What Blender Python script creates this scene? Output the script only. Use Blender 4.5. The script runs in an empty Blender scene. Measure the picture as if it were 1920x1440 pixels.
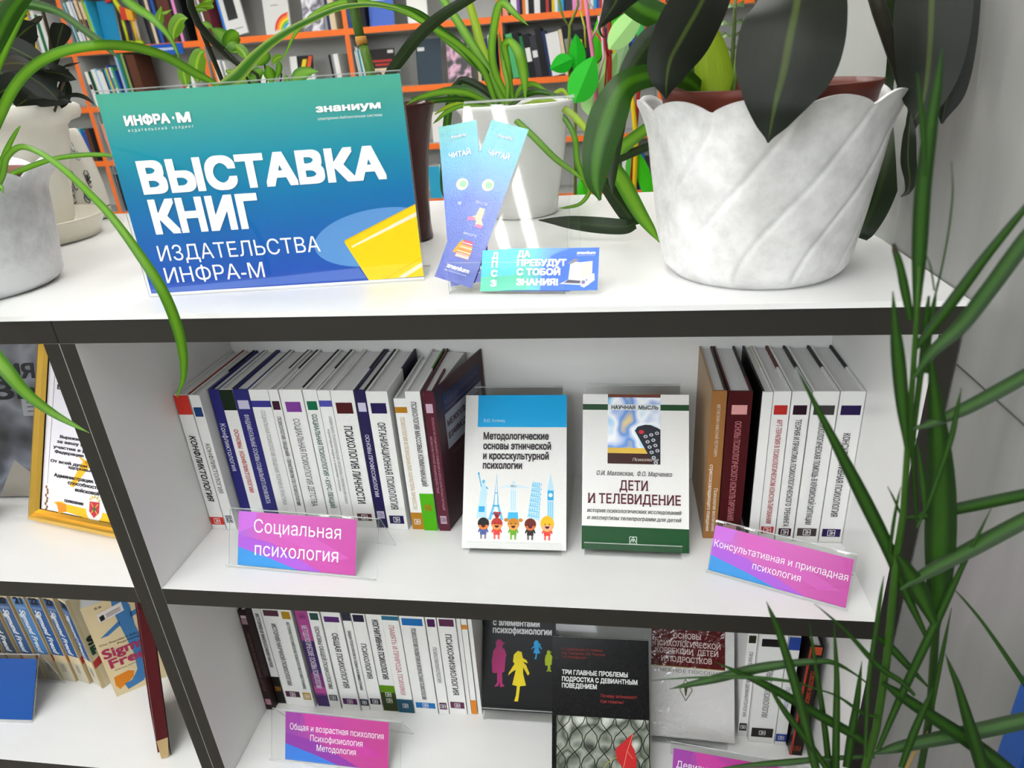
import bpy, math, random
import numpy as np
from mathutils import Vector, Matrix
from mathutils.geometry import delaunay_2d_cdt

# ------------------------------------------------------------------ scene, camera, light
scene = bpy.context.scene
COL = scene.collection
random.seed(7)
F_PX = 1296.19                                   # focal length for a 1920 px wide frame
CAM = Vector((0.5944, -0.6230, 0.2173))
R_RIGHT = Vector((0.989092797, 0.132999706, -0.0632970604))
R_DOWN = Vector((-0.000849961634, -0.424572754, -0.905393425))
R_FWD = Vector((-0.147291267, 0.895571915, -0.419828808))
cam_data = bpy.data.cameras.new('camera')
cam_data.sensor_width = 36.0
cam_data.lens = F_PX / 1920 * 36.0
cam_data.clip_start = 0.02
cam_data.dof.use_dof = True
cam_data.dof.focus_distance = 0.88
cam_data.dof.aperture_fstop = 9.0
cam = bpy.data.objects.new('camera', cam_data)
COL.objects.link(cam)
_u = -R_DOWN; _b = -R_FWD
cam.matrix_world = Matrix(((R_RIGHT.x, _u.x, _b.x, CAM.x), (R_RIGHT.y, _u.y, _b.y, CAM.y),
                           (R_RIGHT.z, _u.z, _b.z, CAM.z), (0, 0, 0, 1)))
scene.camera = cam
scene.view_settings.view_transform = 'Standard'
scene.view_settings.look = 'None'
scene.view_settings.exposure = 0.07
scene.view_settings.gamma = 1.0
scene.view_settings.use_curve_mapping = False
world = bpy.data.worlds.new('room_daylight')
scene.world = world
world.use_nodes = True
world.node_tree.nodes['Background'].inputs[0].default_value = (0.92, 0.96, 1.0, 1)
world.node_tree.nodes['Background'].inputs[1].default_value = 10.0
FLOOR_Z, CEIL_Z = -1.13, 1.75
LAMP_STRENGTH = 33.0
LAMPS = [(-2.3, -1.6), (-2.3, 0.9), (-1.0, -1.6), (-1.0, 0.9), (-0.05, -1.15), (0.42, -1.15), (0.3, 0.9), (-3.6, -1.6), (-3.6, 0.9), (0.3, 2.4), (-1.0, 2.4)]
WINDOWS = [(-4.2, -2.1), (-1.5, 0.6)]            # window openings in the wall behind the camera (x range)
WIN_Z = (0.75, 1.70)
for _x0, _x1 in WINDOWS:                          # daylight enters through the windows
    _l = bpy.data.lights.new('window_daylight', 'AREA')
    _l.shape = 'RECTANGLE'; _l.size = _x1 - _x0; _l.size_y = WIN_Z[1] - WIN_Z[0]
    _l.cycles.is_portal = True
    _o = bpy.data.objects.new('window_daylight', _l); COL.objects.link(_o)
    _o.location = ((_x0 + _x1) / 2, -3.32, sum(WIN_Z) / 2); _o.rotation_euler = (math.radians(90), 0, 0)


def ray(u, v):
    return (R_RIGHT * ((u - 960) / F_PX) + R_DOWN * ((v - 720) / F_PX) + R_FWD)


def at_y(u, v, y):
    d = ray(u, v)
    return CAM + d * ((y - CAM.y) / d.y)


def at_z(u, v, z):
    d = ray(u, v)
    return CAM + d * ((z - CAM.z) / d.z)


# ------------------------------------------------------------------ materials
_M = {}


def lin(h):
    h = h.lstrip('#')
    out = []
    for i in (0, 2, 4):
        c = int(h[i:i + 2], 16) / 255
        out.append(c / 12.92 if c <= 0.04045 else ((c + 0.055) / 1.055) ** 2.4)
    return (*out, 1)


def newmat(key):
    m = bpy.data.materials.new(key)
    m.use_nodes = True
    _M[key] = m
    nt = m.node_tree
    return m, nt, nt.nodes, nt.links, nt.nodes['Principled BSDF']


def mat(key):
    """'rrggbb' or 'rrggbb|roughness' gives a plain printed or painted surface; other keys are named materials."""
    if key in _M:
        return _M[key]
    h, _, r = key.partition('|')
    m, nt, N, L, b = newmat(key)
    rough = float(r) if r else 0.42
    n = N.new('ShaderNodeTexNoise'); n.inputs['Scale'].default_value = 60
    mx = N.new('ShaderNodeMix'); mx.data_type = 'RGBA'
    c = lin(h)
    mx.inputs[6].default_value = c
    mx.inputs[7].default_value = (c[0] * .94, c[1] * .94, c[2] * .94, 1)
    L.new(n.outputs['Fac'], mx.inputs[0]); L.new(mx.outputs[2], b.inputs['Base Color'])
    b.inputs['Roughness'].default_value = rough
    b.inputs['Specular IOR Level'].default_value = .16
    return m


def ramp_z(key, stops, rough=.25, axis=2, coat=0.0, glitter=False, diag=0.0):
    """Printed gradient along a local axis of the sheet."""
    m, nt, N, L, b = newmat(key)
    tc = N.new('ShaderNodeTexCoord'); sp = N.new('ShaderNodeSeparateXYZ')
    L.new(tc.outputs['Object'], sp.inputs[0])
    lo, hi = stops[0][0], stops[-1][0]
    mr = N.new('ShaderNodeMapRange'); mr.inputs[1].default_value = lo; mr.inputs[2].default_value = hi
    src = sp.outputs[axis]
    if diag:
        ad = N.new('ShaderNodeMath'); ad.operation = 'MULTIPLY_ADD'
        L.new(sp.outputs[0], ad.inputs[0]); ad.inputs[1].default_value = diag; L.new(sp.outputs[axis], ad.inputs[2])
        src = ad.outputs[0]
    L.new(src, mr.inputs[0])
    cr = N.new('ShaderNodeValToRGB')
    el = cr.color_ramp.elements
    while len(el) < len(stops):
        el.new(0.5)
    for e, (p, c) in zip(el, stops):
        e.position = (p - lo) / (hi - lo); e.color = lin(c)
    L.new(mr.outputs[0], cr.inputs[0]); L.new(cr.outputs[0], b.inputs['Base Color'])
    b.inputs['Roughness'].default_value = rough
    b.inputs['Coat Weight'].default_value = coat
    b.inputs['Coat Roughness'].default_value = 0.08 if glitter else 0.03
    if glitter:
        n = N.new('ShaderNodeTexNoise'); n.inputs['Scale'].default_value = 700
        L.new(tc.outputs['Object'], n.inputs['Vector'])
        bp = N.new('ShaderNodeBump'); bp.inputs['Strength'].default_value = 1.0; bp.inputs['Distance'].default_value = 0.00022
        L.new(n.outputs['Fac'], bp.inputs['Height']); L.new(bp.outputs[0], b.inputs['Normal']); L.new(bp.outputs[0], b.inputs['Coat Normal'])
    return m


def setup_materials():
    # clear acrylic sheet and its bright cut edge
    m, nt, N, L, b = newmat('acrylic')
    N.remove(b)
    tr = N.new('ShaderNodeBsdfTransparent'); tr.inputs[0].default_value = (.985, .99, .988, 1)
    gl = N.new('ShaderNodeBsdfGlossy'); gl.inputs['Roughness'].default_value = 0.03
    fr = N.new('ShaderNodeFresnel'); fr.inputs[0].default_value = 1.42
    mx = N.new('ShaderNodeMixShader')
    ge = N.new('ShaderNodeNewGeometry'); of = N.new('ShaderNodeMath'); of.operation = 'SUBTRACT'; of.inputs[0].default_value = 1.0
    ml = N.new('ShaderNodeMath'); ml.operation = 'MULTIPLY'
    L.new(ge.outputs['Backfacing'], of.inputs[1]); L.new(of.outputs[0], ml.inputs[0]); L.new(fr.outputs[0], ml.inputs[1])
    L.new(ml.outputs[0], mx.inputs[0]); L.new(tr.outputs[0], mx.inputs[1]); L.new(gl.outputs[0], mx.inputs[2])
    L.new(mx.outputs[0], N['Material Output'].inputs[0])
    m, nt, N, L, b = newmat('acrylic_edge')
    tr = N.new('ShaderNodeBsdfTransparent'); tr.inputs[0].default_value = (.9, .93, .92, 1)
    b.inputs['Base Color'].default_value = (.75, .78, .77, 1); b.inputs['Roughness'].default_value = .12
    mx = N.new('ShaderNodeMixShader'); mx.inputs[0].default_value = .55
    L.new(tr.outputs[0], mx.inputs[1]); L.new(b.outputs[0], mx.inputs[2])
    L.new(mx.outputs[0], N['Material Output'].inputs[0])
    # white laminate
    m, nt, N, L, b = newmat('laminate')
    n = N.new('ShaderNodeTexNoise'); n.inputs['Scale'].default_value = 9
    cr = N.new('ShaderNodeValToRGB')
    cr.color_ramp.elements[0].color = (.80, .80, .79, 1); cr.color_ramp.elements[1].color = (.84, .84, .83, 1)
    L.new(n.outputs['Fac'], cr.inputs[0]); L.new(cr.outputs[0], b.inputs['Base Color'])
    b.inputs['Roughness'].default_value = .32
    # marbled light grey wall covering
    m, nt, N, L, b = newmat('wall_panel')
    tc = N.new('ShaderNodeTexCoord'); mp = N.new('ShaderNodeMapping'); mp.inputs['Scale'].default_value = (3, 9, 1.6)
    n = N.new('ShaderNodeTexNoise'); n.inputs['Scale'].default_value = 1.3; n.inputs['Detail'].default_value = 5
    cr = N.new('ShaderNodeValToRGB')
    cr.color_ramp.elements[0].position = .32; cr.color_ramp.elements[0].color = (.18, .18, .175, 1)
    cr.color_ramp.elements[1].position = .62; cr.color_ramp.elements[1].color = (.27, .27, .26, 1)
    L.new(tc.outputs['Object'], mp.inputs[0]); L.new(mp.outputs[0], n.inputs['Vector'])
    L.new(n.outputs['Fac'], cr.inputs[0]); L.new(cr.outputs[0], b.inputs['Base Color'])
    b.inputs['Roughness'].default_value = .45
    # speckled marbled plastic of the flower pots
    for key, c0, c1, sc in (('pot_marble', (.60, .60, .59, 1), (.80, .80, .79, 1), 26), ('pot_grey', (.42, .43, .45, 1), (.68, .69, .71, 1), 14)):
        m, nt, N, L, b = newmat(key)
        tc = N.new('ShaderNodeTexCoord')
        n = N.new('ShaderNodeTexNoise'); n.inputs['Scale'].default_value = sc; n.inputs['Detail'].default_value = 8; n.inputs['Roughness'].default_value = .65
        cr = N.new('ShaderNodeValToRGB'); cr.color_ramp.elements[0].position = .36; cr.color_ramp.elements[1].position = .6
        cr.color_ramp.elements[0].color = c0; cr.color_ramp.elements[1].color = c1
        L.new(tc.outputs['Object'], n.inputs['Vector']); L.new(n.outputs['Fac'], cr.inputs[0])
        L.new(cr.outputs[0], b.inputs['Base Color']); b.inputs['Roughness'].default_value = .42
    # leaves: colour across the blade from the uv map, a little translucent
    for key, edge, mid, r, w in (('leaf_strap', '3f7412', '669a20', .38, .4), ('leaf_dark', '141911', '36441a', .42, .05), ('leaf_deep', '1c2c12', '2a3c16', .38, .10),
                                 ('leaf_spider', '437c18', '74a62a', .38, .45), ('leaf_broad', '23480e', '3d6c14', .34, .2),
                                 ('leaf_variegated', '9cb048', '33681a', .36, .55), ('leaf_pothos', '5c881a', '86aa30', .32, .12),
                                 ('leaf_sedge', '17330a', '28500f', .5, .3), ('leaf_brown', '2e2c24', '45402e', .4, .1), ('leaf_lime', '7f9a18', '9dbb30', .4, .5), ('leaf_jade', '5d7a4a', '7f9a68', .4, .5)):
        m, nt, N, L, b = newmat(key)
        uv = N.new('ShaderNodeUVMap'); uv.uv_map = 'UVMap'
        sp = N.new('ShaderNodeSeparateXYZ'); L.new(uv.outputs[0], sp.inputs[0])
        s1 = N.new('ShaderNodeMath'); s1.operation = 'SUBTRACT'; s1.inputs[1].default_value = .5; L.new(sp.outputs[0], s1.inputs[0])
        s2 = N.new('ShaderNodeMath'); s2.operation = 'ABSOLUTE'; L.new(s1.outputs[0], s2.inputs[0])
        mr = N.new('ShaderNodeMapRange'); mr.inputs[1].default_value = w * .35; mr.inputs[2].default_value = w; L.new(s2.outputs[0], mr.inputs[0])
        n = N.new('ShaderNodeTexNoise'); n.inputs['Scale'].default_value = 30
        mp = N.new('ShaderNodeMapping'); mp.inputs['Scale'].default_value = (1.2, .12, 1); L.new(uv.outputs[0], mp.inputs[0]); L.new(mp.outputs[0], n.inputs['Vector'])
        mx = N.new('ShaderNodeMix'); mx.data_type = 'RGBA'; mx.inputs[6].default_value = lin(mid); mx.inputs[7].default_value = lin(edge)
        L.new(mr.outputs[0], mx.inputs[0])
        hs = N.new('ShaderNodeHueSaturation'); L.new(mx.outputs[2], hs.inputs['Color'])
        vr = N.new('ShaderNodeMapRange'); vr.inputs[3].default_value = .75; vr.inputs[4].default_value = 1.25; L.new(n.outputs['Fac'], vr.inputs[0]); L.new(vr.outputs[0], hs.inputs['Value'])
        L.new(hs.outputs[0], b.inputs['Base Color']); b.inputs['Roughness'].default_value = r
        b.inputs['Specular IOR Level'].default_value = .16 if key in ('leaf_dark', 'leaf_brown') else .3
        if key not in ('leaf_dark', 'leaf_brown'):
            tl = N.new('ShaderNodeBsdfTranslucent'); L.new(hs.outputs[0], tl.inputs[0])
            ms = N.new('ShaderNodeMixShader'); ms.inputs[0].default_value = .28
            L.new(b.outputs[0], ms.inputs[1]); L.new(tl.outputs[0], ms.inputs[2]); L.new(ms.outputs[0], N['Material Output'].inputs[0])
    # soil
    m, nt, N, L, b = newmat('soil')
    n = N.new('ShaderNodeTexNoise'); n.inputs['Scale'].default_value = 120
    cr = N.new('ShaderNodeValToRGB'); cr.color_ramp.elements[0].color = (.01, .007, .005, 1); cr.color_ramp.elements[1].color = (.09, .06, .04, 1)
    L.new(n.outputs['Fac'], cr.inputs[0]); L.new(cr.outputs[0], b.inputs['Base Color']); b.inputs['Roughness'].default_value = .9
    # gilded frame
    m, nt, N, L, b = newmat('gold')
    b.inputs['Base Color'].default_value = (.80, .50, .09, 1); b.inputs['Metallic'].default_value = .85; b.inputs['Roughness'].default_value = .3
    # lamp diffuser
    m, nt, N, L, b = newmat('lamp_diffuser')
    b.inputs['Emission Color'].default_value = (1, .985, .96, 1); b.inputs['Emission Strength'].default_value = LAMP_STRENGTH
    # page block: fine paper lines
    m, nt, N, L, b = newmat('pages')
    tc = N.new('ShaderNodeTexCoord'); w = N.new('ShaderNodeTexNoise'); mp = N.new('ShaderNodeMapping'); mp.inputs['Scale'].default_value = (900, 12, 12)
    L.new(tc.outputs['Object'], mp.inputs[0]); L.new(mp.outputs[0], w.inputs['Vector']); w.inputs['Scale'].default_value = 1
    cr = N.new('ShaderNodeValToRGB'); cr.color_ramp.elements[0].color = (.60, .60, .60, 1); cr.color_ramp.elements[1].color = (.78, .78, .77, 1)
    L.new(w.outputs['Fac'], cr.inputs[0]); L.new(cr.outputs[0], b.inputs['Base Color']); b.inputs['Roughness'].default_value = .7
    # embossed glossy film on a book cover
    m, nt, N, L, b = newmat('film_white'); b.inputs['Base Color'].default_value = (.62, .61, .60, 1); b.inputs['Roughness'].default_value = .12
    m2, nt2, N2, L2, b2 = newmat('film_maroon'); b2.inputs['Base Color'].default_value = lin('571a1c'); b2.inputs['Roughness'].default_value = .12
    for N_, L_, b_ in ((N, L, b), (N2, L2, b2)):
        n = N_.new('ShaderNodeTexNoise'); n.inputs['Scale'].default_value = 75
        tc = N_.new('ShaderNodeTexCoord'); L_.new(tc.outputs['Object'], n.inputs['Vector'])
        bp = N_.new('ShaderNodeBump'); bp.inputs['Strength'].default_value = .5; bp.inputs['Distance'].default_value = .004
        L_.new(n.outputs['Fac'], bp.inputs['Height']); L_.new(bp.outputs[0], b_.inputs['Normal'])
    # television photograph on a cover: soft colour clouds
    for key, cols, sc in (('photo_screen', ('1c1410', '8ec8ee', 'f4f6fa', '3f86d8', 'f2d36a', '0f3f86'), 22), ('photo_fence', ('20261c', '8f968a', '3a4232', 'c9cdc4'), 28), ('photo_grey', ('101114', '3a3c44', '6b6e78', '232428'), 16), ('photo_violet', ('b8b4c4', '3c3848', 'e4e2e8', '7a7890'), 14), ('photo_portrait', ('0d0a10', '1a1418', 'd8a8c0', '18141c'), 15)):
        m, nt, N, L, b = newmat(key)
        tc = N.new('ShaderNodeTexCoord'); n = N.new('ShaderNodeTexNoise'); n.inputs['Scale'].default_value = sc; n.inputs['Detail'].default_value = 1.5
        L.new(tc.outputs['Object'], n.inputs['Vector'])
        cr = N.new('ShaderNodeValToRGB'); el = cr.color_ramp.elements
        while len(el) < len(cols):
            el.new(.5)
        for i, c in enumerate(cols):
            el[i].position = .3 + .4 * i / (len(cols) - 1); el[i].color = lin(c)
        L.new(n.outputs['Fac'], cr.inputs[0]); L.new(cr.outputs[0], b.inputs['Base Color']); b.inputs['Roughness'].default_value = .3
    ramp_z('sign_print', [(0.0, '254aac'), (0.05, '1a5cac'), (0.10, '0670a6'), (0.145, '128aa2'), (0.20, '46a48e')], rough=.3)
    _M['sign_print'].node_tree.nodes['Principled BSDF'].inputs['Specular IOR Level'].default_value = .12
    ramp_z('bookmark_print', [(0.0, '2743a6'), (0.09, '2c5cc0'), (0.14, '2f9cc0'), (0.2, '45b49c')], rough=.22, coat=.6, glitter=True)
    ramp_z('card_print', [(0.0, '38c9d6'), (0.022, '3fc0b0'), (0.045, '3a86e0'), (0.085, '3457c8')], rough=.25, axis=0)
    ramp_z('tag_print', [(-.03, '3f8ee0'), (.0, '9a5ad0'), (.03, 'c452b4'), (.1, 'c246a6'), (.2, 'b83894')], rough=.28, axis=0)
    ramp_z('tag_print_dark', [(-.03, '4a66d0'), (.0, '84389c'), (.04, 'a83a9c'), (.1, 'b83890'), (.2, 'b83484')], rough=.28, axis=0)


setup_materials()

# ------------------------------------------------------------------ mesh builder
_TXT = {}


def text_mesh(s, bold, shear, serif=False):
    """triangulated outline of a string: filled by winding number so that overlapping strokes stay solid"""
    k = (s, bold, shear, serif)
    if k in _TXT:
        return _TXT[k]
    c = bpy.data.curves.new('lettering', 'FONT'); c.body = s; c.shear = shear
    o = bpy.data.objects.new('lettering', c); COL.objects.link(o)
    bpy.context.view_layer.update()
    cu = o.to_curve(bpy.context.evaluated_depsgraph_get())
    polys = []
    for sp in cu.splines:
        bp = sp.bezier_points; n = len(bp); P = []
        for i in range(n):
            a, b = bp[i], bp[(i + 1) % n]
            straight = ((a.handle_right - a.co).cross(b.co - a.co)).length < 1e-6 and ((b.handle_left - a.co).cross(b.co - a.co)).length < 1e-6
            st = 1 if straight else 4
            for q in range(st):
                t = q / st
                v = a.co * (1 - t) ** 3 + a.handle_right * 3 * t * (1 - t) ** 2 + b.handle_left * 3 * t * t * (1 - t) + b.co * t ** 3
                if not P or abs(P[-1][0] - v.x) + abs(P[-1][1] - v.y) > 1e-5:
                    P.append((v.x, v.y))
        if len(P) > 2:
            polys.append(P)
    o.to_curve_clear(); bpy.data.objects.remove(o); bpy.data.curves.remove(c)
    pts = [Vector(p) for P in polys for p in P]; ed = []; n0 = 0
    for P in polys:
        ed += [(n0 + q, n0 + (q + 1) % len(P)) for q in range(len(P))]; n0 += len(P)
    vo, _, fo, _, _, _ = delaunay_2d_cdt(pts, ed, [], 0, 1e-6)
    V = np.array([(v.x, v.y) for v in vo])
    T = np.array([tuple(f) for f in fo if len(f) == 3])
    cen = V[T].mean(1)
    wind = np.zeros(len(cen), int)
    for P in polys:
        A = np.array(P); B = np.roll(A, -1, 0)
        for a, b in zip(A, B):
            side = (b[0] - a[0]) * (cen[:, 1] - a[1]) - (cen[:, 0] - a[0]) * (b[1] - a[1])
            wind += ((a[1] <= cen[:, 1]) & (b[1] > cen[:, 1]) & (side > 0)).astype(int) - ((a[1] > cen[:, 1]) & (b[1] <= cen[:, 1]) & (side < 0)).astype(int)
    Fc = []
    for t in T[wind != 0]:
        a, b, d = V[t]
        Fc.append(tuple(int(q) for q in (t if (b[0] - a[0]) * (d[1] - a[1]) - (b[1] - a[1]) * (d[0] - a[0]) > 0 else t[::-1])))
    if serif:                                     # little feet on the ends of upright strokes
        extra = []
        for P in polys:
            for q in range(len(P)):
                (xa, ya), (xb, yb) = P[q - 1], P[q]
                if abs(ya - yb) < .004 and .05 < abs(xa - xb) < .16:
                    for lv, up in ((0.0, 1), (.691, -1), (.542, -1)):
                        if abs(ya - lv) < .02:
                            x0, x1 = min(xa, xb), max(xa, xb)
                            extra.append([(x0 - .05, ya), (x1 + .05, ya), (x1 + .05, ya + up * .045), (x0 - .05, ya + up * .045)])
        n0 = len(V)
        if extra:
            V = np.vstack([V, np.array(extra).reshape(-1, 2)])
            Fc += [tuple(n0 + 4 * i + q for q in ((0, 1, 2, 3) if e[2][1] > e[0][1] else (3, 2, 1, 0))) for i, e in enumerate(extra)]
        lay = np.concatenate([np.zeros(n0), np.full(len(V) - n0, .5)])
    else:
        lay = np.zeros(len(V))
    if bold:                                      # heavier strokes: the outline repeated a little to every side
        n0 = len(V)
        sh = [(0, 0)] + [(bold * dx, bold * dy) for dx, dy in ((1, 0), (-1, 0), (0, 1), (0, -1), (1, 1), (-1, 1), (1, -1), (-1, -1))]
        lay = np.concatenate([lay + j for j in range(len(sh))])
        V = np.vstack([V + np.array(d) for d in sh]); Fc = [tuple(a + j * n0 for a in f) for j in range(len(sh)) for f in Fc]
    _TXT[k] = (V, Fc, V.min(0), V.max(0), lay)
    return _TXT[k]


class MB:
    def __init__(s):
        s.v = []; s.f = []; s.m = []; s.uv = {}; s.keys = []

    def k(s, key):
        if key not in s.keys:
            s.keys.append(key)
        return s.keys.index(key)

    def poly(s, pts, key):
        i = len(s.v); s.v += [tuple(p) for p in pts]; s.f.append(tuple(range(i, i + len(pts)))); s.m.append(s.k(key))

    def box(s, x0, x1, y0, y1, z0, z1, key, **faces):
        i = len(s.v)
        s.v += [(x, y, z) for z in (z0, z1) for y in (y0, y1) for x in (x0, x1)]
        for nm, q in (('bottom', (0, 2, 3, 1)), ('top', (4, 5, 7, 6)), ('front', (0, 1, 5, 4)), ('back', (2, 6, 7, 3)), ('left', (0, 4, 6, 2)), ('right', (1, 3, 7, 5))):
            s.f.append(tuple(i + a for a in q)); s.m.append(s.k(faces.get(nm, key)))

    def hexa(s, P, key, **faces):
        """eight corners ordered like box()"""
        i = len(s.v); s.v += [tuple(p) for p in P]
        for nm, q in (('bottom', (0, 2, 3, 1)), ('top', (4, 5, 7, 6)), ('front', (0, 1, 5, 4)), ('back', (2, 6, 7, 3)), ('left', (0, 4, 6, 2)), ('right', (1, 3, 7, 5))):
            s.f.append(tuple(i + a for a in q)); s.m.append(s.k(faces.get(nm, key)))

    def flat(s, pts2, key, y=-0.0002):
        """a printed shape on a front face: (x, z) points at depth y"""
        s.poly([(a, y, b) for a, b in pts2], key)

    def rect(s, x0, x1, z0, z1, key, y=-0.0002):
        s.flat([(x0, z0), (x1, z0), (x1, z1), (x0, z1)], key, y)

    def ellipse(s, cx, cz, rx, rz, key, y=-0.0002, n=24, rot=0.0, a0=0.0, a1=2 * math.pi):
        pts = []
        for i in range(n):
            t = a0 + (a1 - a0) * i / (n if a1 - a0 > 6.28 else n - 1)
            x, z = rx * math.cos(t), rz * math.sin(t)
            pts.append((cx + x * math.cos(rot) - z * math.sin(rot), cz + x * math.sin(rot) + z * math.cos(rot)))
        s.flat(pts, key, y)

    def stroke(s, pts, w, key, y=-0.0002):
        for (a, b), (c, d) in zip(pts, pts[1:]):
            L = math.hypot(c - a, d - b) or 1e-9
            nx, nz = -(d - b) / L * w / 2, (c - a) / L * w / 2
            s.flat([(a - nx, b - nz), (c - nx, d - nz), (c + nx, d + nz), (a + nx, b + nz)], key, y)

    def text(s, string, o, ex, ey, key, w=None, h=None, bold=0.0, shear=0.0, align='l', serif=False):
        """letters in the plane (ex, ey); o is the left (or centre) baseline corner"""
        V, Fc, lo, hi, lay = text_mesh(string, bold, shear, serif)
        bw, bh = max(hi[0] - lo[0], 1e-6), max(hi[1] - lo[1], 1e-6)
        cap = 0.72
        sy = (h / cap) if h else w / bw
        sx = w / bw if w else sy
        o, ex, ey = Vector(o), Vector(ex), Vector(ey)
        off = {'l': 0.0, 'c': -bw * sx / 2, 'r': -bw * sx}[align]
        i = len(s.v)
        nn = ex.cross(ey)
        for (a, b), l_ in zip(V, lay):
            s.v.append(tuple(o + ex * ((a - lo[0]) * sx + off) + ey * (b * sy) + nn * (l_ * .00003)))
        kk = s.k(key)
        for f in Fc:
            s.f.append(tuple(i + a for a in f)); s.m.append(kk)

    def ftext(s, string, x, z, key, w=None, h=None, bold=0.0, shear=0.0, align='l', y=-0.0004, ang=0.0, serif=False):
        s.text(string, (x, y, z), (math.cos(ang), 0, math.sin(ang)), (-math.sin(ang), 0, math.cos(ang)), key, w, h, bold, shear, align, serif)

    def lathe(s, prof, key, c=(0, 0, 0), n=48, rfun=None, keys=None, zfun=None):
        i0 = len(s.v)
        for j, (r, z) in enumerate(prof):
            for q in range(n):
                t = 2 * math.pi * q / n
                rr = r * (rfun(t, j, z) if rfun else 1)
                zz = z + (zfun(t, j, z) if zfun else 0)
                s.v.append((c[0] + rr * math.cos(t), c[1] + rr * math.sin(t), c[2] + zz))
        for j in range(len(prof) - 1):
            for q in range(n):
                a = i0 + j * n + q; b = i0 + j * n + (q + 1) % n
                s.f.append((a, b, b + n, a + n)); s.m.append(s.k(keys[j] if keys else key))
        if prof[0][0] > 1e-4:
            s.f.append(tuple(i0 + q for q in range(n))[::-1]); s.m.append(s.k(keys[0] if keys else key))
        if prof[-1][0] > 1e-4 and prof[-1][1] > prof[0][1]:
            pass

    def disc(s, c, r, key, n=32):
        s.poly([(c[0] + r * math.cos(2 * math.pi * i / n), c[1] + r * math.sin(2 * math.pi * i / n), c[2]) for i in range(n)], key)

    def tube(s, pts, key, n=8, cap=True):
        """pts: (Vector, radius)"""
        P = [Vector(p) for p, r in pts]
        i0 = len(s.v)
        ref = Vector((0.3, 1, 0.2)).normalized()
        for j, (p, r) in enumerate(pts):
            T = (P[min(j + 1, len(P) - 1)] - P[max(j - 1, 0)]).normalized()
            A = T.cross(ref)
            if A.length < 1e-3:
                A = T.cross(Vector((1, 0, 0)))
            A.normalize(); B = T.cross(A)
            for q in range(n):
                t = 2 * math.pi * q / n
                s.v.append(tuple(P[j] + (A * math.cos(t) + B * math.sin(t)) * r))
        for j in range(len(P) - 1):
            for q in range(n):
                a = i0 + j * n + q; b = i0 + j * n + (q + 1) % n
                s.f.append((a, b, b + n, a + n)); s.m.append(s.k(key))
        if cap:
            s.f.append(tuple(i0 + q for q in range(n))[::-1]); s.m.append(s.k(key))
            e = i0 + (len(P) - 1) * n
            s.f.append(tuple(e + q for q in range(n))); s.m.append(s.k(key))

    def sheet(s, prof, x0, x1, t, key='acrylic', edge='acrylic_edge'):
        """a bent sheet: (y, z) profile extruded from x0 to x1 with thickness t"""
        n = len(prof)
        off = []
        for j in range(n):
            a = prof[max(j - 1, 0)]; b = prof[min(j + 1, n - 1)]
            dy, dz = b[0] - a[0], b[1] - a[1]; L = math.hypot(dy, dz) or 1
            off.append((-dz / L * t, dy / L * t))
        i = len(s.v)
        for (y, z), (oy, oz) in zip(prof, off):
            s.v += [(x0, y, z), (x1, y, z), (x0, y + oy, z + oz), (x1, y + oy, z + oz)]
        K, E = s.k(key), s.k(edge)
        for j in range(n - 1):
            a = i + 4 * j; b = a + 4
            for q, kk in (((a, b, b + 1, a + 1), K), ((a + 2, a + 3, b + 3, b + 2), K), ((a, a + 2, b + 2, b), E), ((a + 1, b + 1, b + 3, a + 3), E)):
                s.f.append(q); s.m.append(kk)
        e = i + 4 * (n - 1)
        s.f.append((i, i + 1, i + 3, i + 2)); s.m.append(E)
        s.f.append((e, e + 2, e + 3, e + 1)); s.m.append(E)

    def ribbon(s, pts, key, fold=.18, n=6, twist=0.0, tipround=False):
        """a leaf blade along pts (Vector, half width): shallow v section, uv across and along"""
        Q = []
        P = [(Vector(p), w) for p, w in pts]
        P = [(P[0][0] * 2 - P[1][0], P[0][1])] + P + [(P[-1][0] * 2 - P[-2][0], P[-1][1])]
        for i in range(1, len(P) - 2):
            for k in range(n):
                t = k / n
                a, b, c, d = (P[i + o][0] for o in (-1, 0, 1, 2))
                pos = 0.5 * ((2 * b) + (c - a) * t + (2 * a - 5 * b + 4 * c - d) * t * t + (3 * b - a - 3 * c + d) * t ** 3)
                e, f2, g, h = (P[i + o][1] for o in (-1, 0, 1, 2))
                ww = 0.5 * ((2 * f2) + (g - e) * t + (2 * e - 5 * f2 + 4 * g - h) * t * t + (3 * f2 - e - 3 * g + h) * t ** 3)
                Q.append((pos, max(ww, 0.0002)))
        Q.append((P[-2][0], max(P[-2][1], 0.0002)))
        i0 = len(s.v); S = (-1, -.5, 0, .5, 1)
        for j, (p, w) in enumerate(Q):
            T = (Q[min(j + 1, len(Q) - 1)][0] - Q[max(j - 1, 0)][0]).normalized()
            V = (p - CAM).normalized()
            A = T.cross(V)
            if A.length < .05:
                A = T.cross(Vector((0, 0, 1)))
            A.normalize()
            if twist:
                A = Matrix.Rotation(twist, 3, T) @ A
            Nn = A.cross(T).normalized()
            for q in S:
                s.v.append(tuple(p + A * (w * q) + Nn * (fold * w * (abs(q) ** 1.3))))
                s.uv[len(s.v) - 1] = ((q + 1) / 2, j / (len(Q) - 1))
        for j in range(len(Q) - 1):
            for q in range(4):
                a = i0 + j * 5 + q
                s.f.append((a, a + 1, a + 6, a + 5)); s.m.append(s.k(key))

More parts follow.
